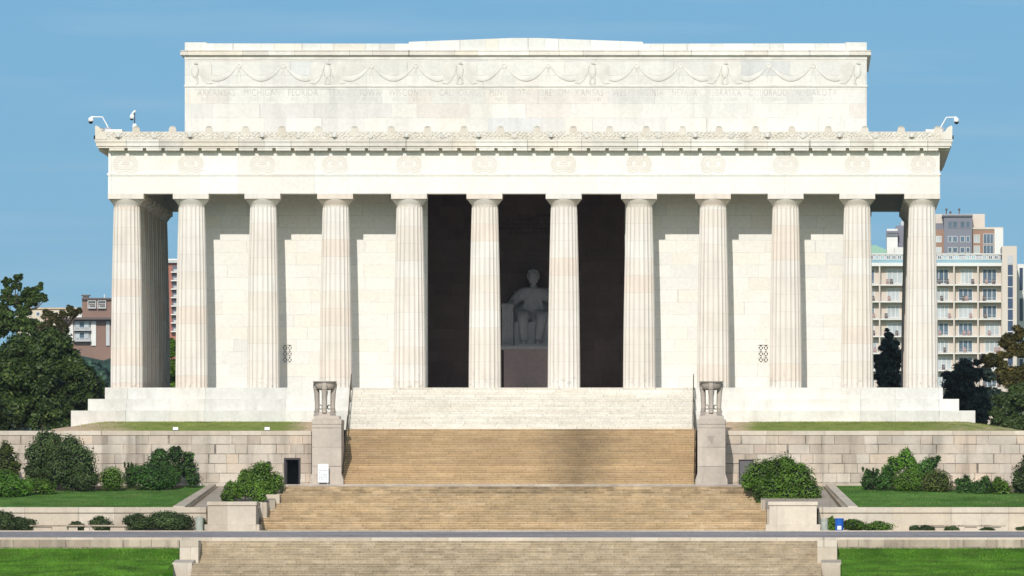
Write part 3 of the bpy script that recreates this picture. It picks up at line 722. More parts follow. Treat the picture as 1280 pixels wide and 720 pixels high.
m = MB(); m.box(-HW+1.01, HW-1.01, 28.9, 28.99, .02, ZW); m.box(-HW+1.003, -HW+1.3, 6.3, 28.9, .02, ZW); m.box(HW-1.3, HW-1.003, 6.3, 28.9, .02, ZW)
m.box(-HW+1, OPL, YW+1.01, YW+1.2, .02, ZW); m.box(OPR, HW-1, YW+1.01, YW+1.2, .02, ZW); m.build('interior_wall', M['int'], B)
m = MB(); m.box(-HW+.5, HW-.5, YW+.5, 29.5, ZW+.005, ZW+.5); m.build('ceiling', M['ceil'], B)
# pierced marble grilles
for gx0, gx1, gz0, gz1 in gl:
    m = MB(); 
    m.box(gx0, gx1, YW+.6, YW+.65, gz0, gz1, 1)  # black sheet paints the dark behind the pierced openings
    ww = (gx1-gx0)/2; hh = (gz1-gz0)/3
    for a in range(3): m.box(gx0+a*ww-.035, gx0+a*ww+.035, YW+.08, YW+.2, gz0, gz1)
    for a in range(4): m.box(gx0, gx1, YW+.085, YW+.195, gz0+a*hh-.035, gz0+a*hh+.035)
    for a in range(2):
        for b in range(3):
            cx, cz = gx0+(a+.5)*ww, gz0+(b+.5)*hh
            for s_ in (-1, 1):
                d = .045; ax, az_ = ww/2, s_*hh/2
                m.prism([(cx-ax-d, cz-az_), (cx-ax+d, cz-az_), (cx+ax+d, cz+az_), (cx+ax-d, cz+az_)], YW+.09+.003*s_, YW+.19+.003*s_, 'y')
    m.build('grille', [M['wall'], M['black']], B)

# attic storey
ZAT0 = ZSM0-.3; ZAT1 = PZ(70.5, YW)
m = MB(); m.box(-HW, HW+.0, YW, 28.7, ZAT0, ZAT1); m.build('attic_wall', M['attic'], B)
zb_ = PZ(107.6, YW)
m = MB(); m.box(-HW-.05, HW+.05, YW-.09, 28.79, zb_-.05, zb_+.06); m.box(-HW-.02, HW+.02, YW-.05, 28.75, PZ(74.5, YW), ZAT1-.003); m.build('string_course', M['relief'], B)
zk0, zk1 = PZ(69, YW), PZ(63, YW)
m = MB(); m.box(-HW-.12, HW+.12, YW-.14, 28.85, ZAT1-.001, zk0-.001); m.box(-HW-.30, HW+.30, YW-.33, 29.03, zk0, zk1-.12); m.box(-HW-.24, HW+.24, YW-.27, 28.97, zk1-.119, zk1-.05); m.box(-HW-.30, HW+.30, YW-.34, 29.04, zk1-.049, zk1)
m.build('attic_cornice', M['cornice'], B)
zt_ = PZ(54.2, YW); zce = PZ(52.3, YW); zcp = PZ(47.8, YW); xc0, xc1 = PX(511, YW), PX(803.5, YW); zcn = PZ(52.9, YW)
m = MB(); m.prism([(-HW+.0, zk1+.001), (-HW, zcn), (-HW+1.5, zcn), (-HW+1.5, zt_), (xc0, zt_-.02), (xc0, zce), (PX(640, YW), zcp+.02), (PX(672, YW), zcp+.02), (xc1, zce), (xc1, zt_-.02), (HW-1.5, zt_), (HW-1.5, zcn), (HW, zcn), (HW, zk1+.001)], YW+.0, 28.6, 'y')
m.build('blocking_course', ashlar('blocking marble', 1.42, 9., [(0, (.74, .72, .665)), (.4, (.70, .68, .625)), (.7, (.76, .73, .665)), (.9, (.70, .65, .56))], z0=-2, joint=.05, jd=.3, stain=.07), B)
# festoons and eagles
def festoon(x0, x1):
    zt, zb = PZ(84, YW), PZ(98.3, YW); n = 22; pts = []; rad = []
    for i in range(n+1):
        t = i/n; u = 2*t-1; pts.append((x0+(x1-x0)*t, YW-.01, zb+(zt-zb)*abs(u)**2.0)); rad.append(.05+.17*(1-abs(u)**1.5))
    mm = MB(); mm.tube(pts, rad, 8); 
    for q in range(7):
        i = 6+int(q*10/6); p = pts[i]; mm.ball((p[0], YW-.10, p[2]+.03), .09, seg=6, rings=4)
    mm.v = [(a, YW+(b-YW)*.24, c) for a, b, c in mm.v]
    mm.build('festoon', M['relief'], B, smooth=True)
def knot(x):
    mm = MB(); z = PZ(82.5, YW); mm.lathe([(.17, 0), (.19, .05), (.12, .08), (.08, .05)], seg=14); mm.v = [(a+x, YW-c+.01, b+z) for a, b, c in mm.v]
    mm.tube([(x, YW, z-.15), (x-.15, YW, z-.8), (x-.1, YW, z-1.2)], [.05, .03, .02], 6); mm.tube([(x, YW, z-.15), (x+.12, YW, z-.7), (x+.2, YW, z-1.1)], [.05, .03, .02], 6)
    mm.build('ribbon_knot', M['relief'], B)
def eagle(x, side=0):
    mm = MB(); z0, z1 = PZ(105, YW), PZ(76, YW); h = z1-z0
    for s_ in (-1, 1):
        if side and s_ == side: continue
        pts = [(x+s_*.22, z0+h*.80), (x+s_*.55, z0+h*.97), (x+s_*.95, z0+h*.93), (x+s_*1.15, z0+h*.7), (x+s_*1.12, z0+h*.35), (x+s_*1.22, z0+h*.04), (x+s_*.85, z0), (x+s_*.55, z0+h*.2), (x+s_*.35, z0+h*.45)]
        mm.prism(pts, YW-.07, YW+.02, 'y')
        for q in range(5):
            xx = x+s_*(.42+.16*q); mm.prism([(xx, z0+h*(.35-.05*q)), (xx+s_*.03, z0+h*.85), (xx+s_*.09, z0+h*.85), (xx+s_*.06, z0+h*(.33-.05*q))], YW-.11, YW-.068, 'y')
        mm.tube([(x+s_*.12, YW-.02, z0+h*.3), (x+s_*.2, YW-.03, z0+.05), (x+s_*.05, YW-.03, z0)], [.09, .05, .05], 6)
    mm.ball((x, YW-.03, z0+h*.55), (.26, .12, h*.30)); mm.ball((x+.03, YW-.06, z0+h*.9), (.11, .12, .12)); mm.prism([(x+.1, z0+h*.92), (x+.25, z0+h*.87), (x+.1, z0+h*.86)], YW-.1, YW-.04, 'y')
    mm.build('eagle_relief', M['relief'], B)
ex = [PX(657.7+82.8*k, YW) for k in (-5, -3, -1, 1, 3, 5)]
knots = []
for a, b in zip(ex[:-1], ex[1:]):
    st = (b-a)/3; 
    for q in range(3):
        festoon(a+st*q+.2, a+st*(q+1)-.2)
        if q: knot(a+st*q)
for i, e in enumerate(ex): eagle(e, -1 if i == 0 else (1 if i == 5 else 0))
# inscriptions
def text(s_, x, z, y, size, mat, parent, wd=None, name='inscription', ext=.004, bold=.0):
    cu = bpy.data.curves.new('t', 'FONT'); cu.body = s_; cu.size = size; cu.align_x = 'CENTER'; cu.extrude = ext; cu.offset = bold; cu.space_character = 1.15
    cu.resolution_u = 3
    o = bpy.data.objects.new('t', cu); col.objects.link(o)
    me = bpy.data.meshes.new_from_object(o.evaluated_get(bpy.context.evaluated_depsgraph_get())); bpy.data.objects.remove(o)
    xs = [v.co.x for v in me.vertices]; k = 1.
    if wd: k = wd/(max(xs)-min(xs))
    for v in me.vertices: v.co = Vector((v.co.x*k, -v.co.z, v.co.y))
    me.materials.clear(); me.materials.append(mat)
    ob = bpy.data.objects.new(name, me); col.objects.link(ob); ob.location = (x, y, z)
    if parent: ob.parent = parent
    return ob
states = [('ARKANSAS', 'MDCCCXXXVI', 247, 294), ('MICHIGAN', 'MDCCCXXXVII', 305, 350), ('FLORIDA', 'MDCCCXLV', 360, 397), ('TEXAS', 'MDCCCXLV', 410, 437), ('IOWA', 'MDCCCXLVI', 450, 475), ('WISCONSIN', 'MDCCCXLVIII', 486, 538),
          ('CALIFORNIA', 'MDCCCL', 549, 601), ('MINNESOTA', 'MDCCCLVIII', 612, 663), ('OREGON', 'MDCCCLIX', 674, 711), ('KANSAS', 'MDCCCLXI', 720, 754), ('WEST VIRGINIA', 'MDCCCLXIII', 766, 829), ('NEVADA', 'MDCCCLXIV', 840, 871),
          ('NEBRASKA', 'MDCCCLXVII', 883, 926), ('COLORADO', 'MDCCCLXXVI', 937, 984), ('N. DAKOTA', 'MDCCCLXXXIX', 995, 1046)]
for nm, dt, a, b in states:
    xm = (PX(a, YW)+PX(b, YW))/2; wd = PX(b, YW)-PX(a, YW)
    text(nm, xm, PZ(119.8, YW), YW-.003, .68, M['letters'], B, wd)
    text(dt, xm, PZ(126.5, YW), YW-.003, .36, M['letters'], B, min(wd*.8, .26*len(dt)*.82))
YI = 28.9
for k, (s_, wd) in enumerate([('IN THIS TEMPLE', 2.3), ('AS IN THE HEARTS OF THE PEOPLE', 3.9), ('FOR WHOM HE SAVED THE UNION', 4.4), ('THE MEMORY OF ABRAHAM LINCOLN', 5.2), ('IS ENSHRINED FOREVER', 3.6)]):
    text(s_, .0, PZ(271.5+5.4*k, YI), YI-.006, .33, M['letters_in'], B, wd)

# ------------------------------------------------------------------ seated statue
YSX = 26.7; SX0 = PX(666.5, YSX)
ped = empty('statue_pedestal', 'dark pinkish marble pedestal under the seated statue', 'pedestal', (SX0, YSX, 0))
zp = PZ(432, YSX)
m = MB(); m.box(-2.05, 2.05, -2.0, 2.2, .02, zp-.33, bev=.02); m.build('block', M['pedestal'], ped)
m = MB(); m.box(-2.25, 2.25, -2.2, 2.4, zp-.328, zp-.06, bev=.03); m.build('slab', M['statue'], ped)
m = MB(); m.box(-2.3, 2.3, -2.25, 2.45, .015, .3, bev=.03); m.build('base', M['pedestal'], ped)
ch = empty('stone_chair', 'massive pale stone armchair the statue sits in', 'chair', (SX0, YSX, zp-.06))
m = MB(); m.box(-1.35, 1.35, -.6, 1.9, .0, 1.75, bev=.03); m.build('seat', M['statue'], ch)
m = MB(); m.box(-1.4, 1.4, 1.3, 2.0, 1.751, 4.0, bev=.05); m.build('backrest', M['statue'], ch)
for sx in (-1, 1):
    m = MB(); m.box(sx*1.8-.42, sx*1.8+.42, -1.25, 1.95, .0, 2.75, bev=.05)
    for q in range(6): 
        a = sx*1.8-.32+q*.128; m.tube([(a, -1.27, .15), (a, -1.27, 3.05)], .07, 8)
    m.box(sx*1.8-.46, sx*1.8+.46, -1.3, 1.95, 2.751, 2.95, bev=.04); m.build('armrest', M['statue'], ch)
m = MB(); m.box(-1.3, 1.3, -2.0, -.6, 0, .14, bev=.02); m.build('footrest', M['statue'], ch)

def seated_figure():
    root = empty('statue', 'white marble statue of a bearded man in a coat seated facing out, hands on armrests', 'statue', (SX0, YSX, zp-.06))
    J = [  # co, radius
        ((0, .55, 2.15), .70), ((0, .62, 2.75), .66), ((0, .62, 3.35), .76), ((0, .60, 3.85), .68), ((0, .52, 4.2), .26), ((0, .42, 4.55), .26),
        ((-.92, .58, 3.80), .50), ((-1.38, .30, 3.22), .42), ((-1.55, -.25, 3.02), .25), ((-1.68, -.95, 3.06), .17), ((-1.70, -1.2, 3.03), .16),
        ((.92, .58, 3.80), .50), ((1.38, .30, 3.22), .42), ((1.55, -.25, 3.02), .25), ((1.68, -.95, 3.06), .17), ((1.70, -1.2, 3.03), .16),
        ((-.45, .2, 2.1), .48), ((-.64, -.75, 2.25), .45), ((-.68, -1.02, 1.98), .42), ((-.70, -1.0, 1.1), .34), ((-.64, -.98, .42), .26), ((-.63, -1.2, .27), .18), ((-.66, -1.62, .22), .14),
        ((.45, .2, 2.1), .48), ((.60, -.75, 2.25), .45), ((.62, -1.08, 1.98), .42), ((.48, -1.18, 1.1), .34), ((.38, -1.2, .42), .26), ((.34, -1.42, .27), .18), ((.36, -1.84, .22), .14)]
    E = [(0, 1), (1, 2), (2, 3), (3, 4), (4, 5), (3, 6), (6, 7), (7, 8), (8, 9), (9, 10), (3, 11), (11, 12), (12, 13), (13, 14), (14, 15),
         (0, 16), (16, 17), (17, 18), (18, 19), (19, 20), (20, 21), (21, 22), (0, 23), (23, 24), (24, 25), (25, 26), (26, 27), (27, 28), (28, 29)]
    # fingers laid over the armrest ends
    for sx, wi in ((-1, 10), (1, 15)):
        for q in range(4):
            fx = sx*1.70+(-.13+.09*q); ln = (.30, .36, .34, .27)[q]
            b = len(J); J += [((fx, -1.32, 3.02), .05), ((fx, -1.32-ln*.4, 2.96), .045), ((fx, -1.32-ln*.6, 2.78), .04)]; E += [(wi, b), (b, b+1), (b+1, b+2)]
        b = len(J); J += [((sx*1.70-sx*.18, -1.2, 2.98), .055), ((sx*1.70-sx*.28, -1.38, 2.92), .045)]; E += [(wi, b), (b, b+1)]
    me = bpy.data.meshes.new('body'); me.from_pydata([j[0] for j in J], E, []); me.materials.append(M['statue'])
    o = bpy.data.objects.new('body', me); col.objects.link(o); o.parent = root
    o.modifiers.new('skin', 'SKIN')
    if not me.skin_vertices: 
        bpy.context.view_layer.objects.active = o
    for i, sv in enumerate(me.skin_vertices[0].data): sv.radius = (J[i][1], J[i][1]); sv.use_root = (i == 0)
    ss = o.modifiers.new('sub', 'SUBSURF'); ss.levels = 2; ss.render_levels = 2
    # head
    hb = MB(); c = (0, .34, 4.92)
    hb.ball(c, (.33, .38, .50), seg=24, rings=18); hb.ball((0, .02, 4.90), (.055, .10, .13)); hb.ball((0, .12, 5.08), (.24, .12, .06))
    hb.ball((0, .06, 4.70), (.12, .08, .035)); 
    for s_ in (-1, 1): hb.ball((s_*.11, .08, 4.98), (.055, .05, .035)); hb.ball((s_*.30, .38, 4.90), (.05, .09, .12)); hb.ball((s_*.17, .12, 4.84), (.09, .1, .1))
    hb.build('head', M['statue'], root, smooth=True)
    h = MB(); h.ball((0, .46, 5.10), (.38, .40, .38), seg=20, rings=12)
    for s_ in (-1, 1): h.ball((s_*.17, .26, 5.30), (.16, .18, .12)); h.ball((s_*.33, .44, 5.0), (.08, .18, .22))
    h.build('hair', M['statue'], root, smooth=True)
    h = MB(); h.ball((0, .12, 4.56), (.19, .16, .17)); h.ball((-.2, .22, 4.68), (.08, .12, .16)); h.ball((.2, .22, 4.68), (.08, .12, .16)); h.build('beard', M['statue'], root, smooth=True)
    for o2 in root.children:       # a big head, as on the statue
        if o2.name.split('.')[0] in ('head', 'hair', 'beard'):
            for v in o2.data.vertices: v.co = Vector((v.co.x*1.14, .40+(v.co.y-.40)*1.14, 4.5+(v.co.z-4.5)*1.10))
    # open coat with lapels and the drape over the knees
    k = MB()
    for s_ in (-1, 1):
        k.prism([(s_*.16, 4.12), (s_*.50, 4.02), (s_*.62, 3.2), (s_*.80, 2.55), (s_*.62, 2.45), (s_*.34, 3.3)], -.13, .2, 'y')
        k.prism([(s_*.48, 2.3), (s_*1.05, 2.45), (s_*1.15, 1.4), (s_*1.0, .9), (s_*.86, 1.5)], -.9, .5, 'y')
        for q in range(5):      # carved folds of sleeve and trouser
            k.tube([(s_*(.45+.10*q), -1.35+.05*q, 1.9), (s_*(.42+.09*q), -1.42+.06*q, 1.1), (s_*(.40+.08*q), -1.38+.05*q, .5)], [.03, .055, .03], 6)
            k.tube([(s_*(.80+.07*q), .12+.03*q, 3.95-.05*q), (s_*(1.05+.09*q), -.05, 3.45-.06*q), (s_*(1.25+.06*q), -.25, 3.1)], [.02, .05, .03], 6)
    for q in range(5): k.tube([(-.5+.25*q, -.16, 2.65), (-.42+.21*q, -.2, 2.45), (-.3+.15*q, -.35, 2.35)], [.03, .06, .03], 6)
    k.build('coat', M['statue'], root)
    return root
seated_figure()

# ------------------------------------------------------------------ tripod pedestals and bronze-like marble tripods
def pedestal(a, b, label):
    Yf = -17.5; x0, x1 = PX(a, Yf), PX(b, Yf); cx = (x0+x1)/2; hw = (x1-x0)/2
    r = empty('stone_pedestal', label, 'pedestal', (cx, Yf, Z_LAND))
    z = lambda p: PZ(p, Yf)-Z_LAND
    m = MB(); m.box(-hw+.02, hw-.02, .0, 4.6, -.3, z(530.5)); m.build('shaft', M['pier'], r)
    m = MB(); m.prism([(-hw-.12, -.3), (-hw-.12, z(600)), (-hw+.01, z(592)), (hw-.01, z(592)), (hw+.12, z(600)), (hw+.12, -.3)], -.12, 4.7, 'y'); m.build('base', M['pier'], r)
    m = MB(); m.box(-hw-.0, hw+.0, -.05, 4.62, z(530.4), z(524), bev=.03); m.build('cap', M['pier'], r)
    m = MB(); m.box(-hw+.14, hw-.14, .3, 2.1, z(524)+.002, z(519.5), bev=.03); m.build('plinth', M['pier'], r)
    return r, cx
def tripod(cx, label):
    Yf = -17.5; yc = Yf+1.2; zb = PZ(519.5, Yf)+.001; H = PZ(476.3, Yf)-zb; K = H/2.25
    t = empty('stone_tripod', label, 'tripod urn', (cx, yc, zb), 0, 'carved tripods on the stair pedestals'); t.scale = (K*.97, K, K)
    m = MB(); m.lathe([(.80, 0), (.80, .10), (.72, .13), (.70, .22), (.62, .26)], seg=6); m.v = [(a*.95, b, c) for a, b, c in m.v]; m.build('base', M['pier'], t)
    m = MB(); m.lathe([(.10, 1.66), (.35, 1.68), (.55, 1.76), (.64, 1.92), (.68, 2.12), (.70, 2.18), (.62, 2.18), (.56, 2.02), (.3, 1.85)], seg=32); m.build('bowl', M['pier'], t, smooth=True)
    m = MB(); m.lathe([(.76, 2.15), (.80, 2.17), (.80, 2.25), (.74, 2.25), (.74, 2.16)], seg=32); m.build('rim', M['bronze_st'], t)
    m = MB(); m.lathe([(.18, .25), (.14, .4), (.16, 1.2), (.22, 1.62)], seg=12); m.build('stem', M['pier'], t)
    for a in (-PI/2, PI/6, 5*PI/6):
        c, s_ = math.cos(a), math.sin(a); m = MB()
        m.tube([(c*.64, s_*.64, .22), (c*.60, s_*.60, .5), (c*.60, s_*.60, .8), (c*.63, s_*.63, 1.5), (c*.70, s_*.70, 1.95), (c*.76, s_*.76, 2.14)], [.17, .16, .16, .18, .20, .15], 8)
        m.ball((c*.70, s_*.70, 1.95), (.14, .14, .17), seg=8, rings=6); m.ball((c*.68, s_*.68, .24), (.17, .17, .10), seg=8, rings=6)
        m.build('leg', M['pier'], t, smooth=True)
        m = MB(); pts = []; tx, ty = -s_, c
        for q in range(12):
            th = q/11*1.7*PI; rr = .19*(1-.5*q/11); pts.append((c*.33+tx*0+c*rr*math.cos(th), s_*.33+s_*rr*math.cos(th), .55+rr*math.sin(th)))
        m.tube(pts, [.045]*12, 6); m.build('scroll', M['pier'], t)
    return t
M['bronze_st'] = plain('dark weathered rim', (.24, .215, .185), .8, nv=.2)
pl, cxl = pedestal(389.5, 427, 'tall grey granite pedestal left of the steps, behind the white sign')
pr, cxr = pedestal(871.5, 907, 'tall grey granite pedestal right of the steps with a dark stain')
tripod(PX(406, -16.3), 'carved stone tripod urn on the left pedestal'); tripod(PX(889, -16.3), 'carved stone tripod urn on the right pedestal')

# handrails along the flights
def rail(x, y0, z0, y1, z1, label, posts=4, h=.92):
    r = empty('handrail', label, 'handrail', (x, y1, z1), 0, 'bronze handrails on the stairs')
    L = (y0-y1); m = MB(); m.tube([(0, L+.3, z0-z1+h), (0, L, z0-z1+h), (0, 0, h), (0, -.35, h-.02), (0, -.4, .55)], .032, 8); m.build('rail', M['bronze'], r)
    m = MB(); m.tube([(0, L, z0-z1+h*.52), (0, 0, h*.52)], .02, 8); m.build('mid_rail', M['bronze'], r)
    for k in range(posts):
        t = k/(posts-1); z = (z0-z1)*t; m = MB(); m.tube([(0, L*t, z-.25), (0, L*t, z+h)], .028, 8); m.build('post', M['bronze'], r)
rail(PX(439.2, -1.5), -1.6, 0, yw, zw, 'slim bronze handrail left of the white marble steps')
rail(PX(867, -1.5), -1.6, 0, yw, zw, 'slim bronze handrail right of the white marble steps')
rail(PX(430.5, -13), yb0, zw, yb, Z_LAND, 'slim bronze handrail beside the left pedestal', 6)
rail(PX(868.3, -13), yb0, zw, yb, Z_LAND, 'slim bronze handrail beside the right pedestal', 6)

# white information stand leaning by the left pedestal
Ys = -18.3; r = empty('information_stand', 'white boxy sign stand with small print before the left pedestal', 'sign', (PX(404, Ys), Ys, Z_LAND))
ht = PZ(580, Ys)-Z_LAND; m = MB(); m.box(-.36, .36, 0, .28, .14, ht, bev=.02); m.build('panel', M['white'], r)
m = MB()
for sx in (-1, 1): m.box(sx*.3-.03, sx*.3+.03, .04, .24, 0, .139)
m.build('foot', M['grime'], r)
m = MB(); m.box(-.30, .28, -.006, .0, ht-.44, ht-.39); m.box(-.30, -.24, -.006, 0, ht-.60, ht-.54)
for k in range(6):
    for q in range(5):
        if random.random() < .75: a = -.28+q*.11; m.box(a, a+.07+random.uniform(0, .03), -.006, 0, .34+k*.07, .37+k*.07)
m.build('print', M['grime'], r)

# little white floodlights on the terrace
for px, lab in ((219.5, 'small white floodlight box on the terrace edge, farther left one'), (334, 'small white floodlight box on the terrace edge nearer the left pedestal')):
    Y = -11.8; o = empty('floodlight', lab, 'light', (PX(px, Y), Y, Z_TT), 0, 'terrace floodlights')
    m = MB(); m.box(-.18, .18, -.12, .12, .06, .26, bev=.02); m.build('housing', M['white'], o)
    m = MB(); m.box(-.12, .12, .12, .125, .1, .22); m.build('lens', M['glass_dark'], o)
    m = MB(); m.box(-.08, .08, -.06, .06, -.05, .06); m.build('bracket', M['darkmetal'], o)
# wall lantern near the dark doorway
o = empty('wall_lantern', 'small dark lantern on the wall left of the open doorway', 'lamp', (PX(336, YT), YT, PZ(579.5, YT)))
m = MB(); m.box(-.09, .09, -.24, -.06, -.16, .10, bev=.02); m.build('glass', M['glass_dark'], o)
m = MB(); m.box(-.12, .12, -.27, -.04, .10, .15); m.box(-.04, .04, -.06, .0, -.05, .08); m.build('cap', M['darkmetal'], o)

# security cameras on the roof
def sec(pts, head, label, Y=-1.0):
    b = pts[0]; r = empty('security_camera', label, 'security camera', (PX(b[0], Y), Y, PZ(b[1], Y)))
    P3 = [(PX(a, Y)-r.location.x, 0, PZ(c, Y)-r.location.z) for a, c in pts]
    m = MB(); m.tube(P3, .05, 8); m.build('arm', M['white'], r)
    hx, hz = PX(head[0], Y)-r.location.x, PZ(head[1], Y)-r.location.z
    m = MB(); m.lathe([(.05, .28), (.16, .24), (.19, .1), (.19, -.02)], seg=16); m.v = [(a+hx, b_, c+hz) for a, b_, c in m.v]; m.build('housing', M['white'], r, smooth=True)
    m = MB(); m.ball((hx, 0, hz-.02), (.165, .165, .17)); m.build('dome', M['glass_dark'], r, smooth=True)
    m = MB(); m.box(-.22, .22, -.15, .15, -.3, .05); m.build('mount', M['grime'], r)
sec([(135, 160.5), (134.5, 158), (128, 146.3), (113.5, 146)], (113.5, 151.5), 'white arm camera reaching over the left roof corner')
sec([(1176, 160.5), (1176.5, 158), (1183, 146.8), (1195.8, 146.5)], (1195.5, 152), 'white arm camera reaching over the right roof corner')
Y = -1.6; r = empty('security_camera', 'white camera with cap on a short roof post above the left bay', 'security camera', (PX(168.3, Y), Y, PZ(160, Y)))
m = MB(); m.tube([(0, 0, -.4), (0, 0, 1.15)], .035, 8); m.build('post', M['darkmetal'], r)
m = MB(); m.lathe([(.14, -.1), (.17, .0), (.15, .25), (.05, .32)], seg=14); m.build('junction_box', M['white'], r)
m = MB(); m.ball((-.18, 0, .78), (.17, .17, .2)); m.tube([(-.25, 0, .9), (.0, 0, 1.15), (.06, 0, 1.2)], .08, 8); m.build('housing', M['white'], r, smooth=True)
m = MB(); m.ball((-.2, 0, .62), (.12, .12, .1)); m.build('dome', M['glass_dark'], r)
for px, lab in ((119.5, 'small dark lamp clamped to the left cornice end'), (1189.8, 'small dark lamp clamped to the right cornice end')):
    Y = 1.5; r = empty('cornice_lamp', lab, 'lamp', (PX(px, Y), Y, PZ(171.5, Y)))
    m = MB(); m.box(-.12, .12, -.2, .1, -.14, .12, bev=.03); m.build('housing', M['black'], r)
    s_ = 1 if px < 600 else -1; m = MB(); m.box(min(.1*s_, .4*s_), max(.1*s_, .4*s_), -.03, .03, -.03, .03); m.build('bracket', M['darkmetal'], r)

# bins
def bin_(px0, px1, pt, mat, label, cat, Y=-40.5, lid=True, group=None):
    x = (PX(px0, Y)+PX(px1, Y))/2; rr = (PX(px1, Y)-PX(px0, Y))/2; zg = Z_PL-.02; H = PZ(pt, Y)-zg
    r = empty('litter_bin', label, cat, (x, Y, zg))
    m = MB(); m.lathe([(rr*.88, 0), (rr*.9, .04), (rr*.93, H*.8), (rr, H*.84), (rr*.96, H*.9)] if lid else [(rr*.9, 0), (rr*.93, H*.4), (rr*.97, H*.9)], seg=28, rf=(lambda a, z: 1-.012*(math.sin(a*14) > 0)) if lid else None); m.build('body', mat, r)
    m = MB()
    if lid: m.lathe([(rr*.93, H*.901), (rr*.90, H*.95), (rr*.6, H*.99), (rr*.5, H)], seg=28)
    else: m.lathe([(rr, H*.9), (rr*1.04, H*.93), (rr*1.02, H*.99), (rr*.6, H)], seg=28)
    m.build('lid', mat, r, smooth=True); return r, rr, H
bin_(244, 254.5, 645.5, M['bin'], 'grey green litter bin left of the left planter block', 'bin')
bin_(1025.5, 1035.5, 648.2, M['bin'], 'grey green litter bin next to the blue one', 'bin')
r, rr, H = bin_(1043.5, 1054.8, 647.8, M['blue'], 'bright blue barrel bin with a white sticker', 'bin', lid=False)
m = MB(); m.box(-.13, .13, -rr-.012, -rr*.82, .12, .36); m.build('sticker', M['white'], r)
# stone benches
def bench(a, b, label, Y=-39.3):
    x0, x1 = PX(a, Y), PX(b, Y); zt = PZ(656.2, Y)-Z_PL
    r = empty('stone_bench', label, 'bench', ((x0+x1)/2, Y, Z_PL)); hw = (x1-x0)/2
    m = MB(); m.box(-hw, hw, -.42, .3, zt-.10, zt, bev=.02); m.build('seat', M['lowgran'], r)
    for t in ((-.92, -.55), (-.2, -.02), (.12, .22), (.66, .95)) if a < 600 else ((-.96, -.8), (-.5, -.2), (.15, .4), (.72, .9)):
        m = MB(); m.box(hw*t[0], hw*t[1], -.24, .24, -.05, zt-.121); m.build('support', M['granite'], r)
bench(37.5, 159, 'long low stone bench before the left low wall'); bench(1137, 1257, 'long low stone bench before the right low wall')

# ------------------------------------------------------------------ foliage
def leaves(centers, radii, n, size, rng, shell=.55, up=.35, jit=.10):
    """n leaf quads spread through ellipsoidal clumps; returns verts (4n,3)"""
    centers = np.array(centers, float); radii = np.array(radii, float)
    vol = radii.prod(1)**(2/3); idx = rng.choice(len(centers), n, p=vol/vol.sum())
    d = rng.normal(size=(n, 3)); d /= np.linalg.norm(d, axis=1)[:, None]
    rad = shell+(1-shell)*rng.random(n)**.7; rad *= 1+jit*rng.normal(size=n)
    c = centers[idx]+d*radii[idx]*rad[:, None]
    nrm = d+.40*rng.normal(size=(n, 3)); nrm[:, 2] += up; nrm /= np.linalg.norm(nrm, axis=1)[:, None]
    t = np.cross(nrm, rng.normal(size=(n, 3))); t /= np.linalg.norm(t, axis=1)[:, None]; b = np.cross(nrm, t)
    s1 = size*(.6+.8*rng.random(n))[:, None]; s2 = s1*(.45+.3*rng.random(n))[:, None]
    return np.stack([c-t*s1, c-b*s2, c+t*s1, c+b*s2], 1).reshape(-1, 3)
def mesh_quads(name, v, mat, parent=None, tag_=None):
    n = len(v)//4; me = bpy.data.meshes.new(name); me.vertices.add(len(v)); me.vertices.foreach_set('co', v.astype(np.float32).ravel())
    me.loops.add(4*n); me.loops.foreach_set('vertex_index', np.arange(4*n, dtype=np.int32)); me.polygons.add(n)
    me.polygons.foreach_set('loop_start', np.arange(0, 4*n, 4, dtype=np.int32)); me.update(calc_edges=True); me.validate(); me.materials.append(mat)
    o = bpy.data.objects.new(name, me); col.objects.link(o)
    if parent: o.parent = parent
    return o
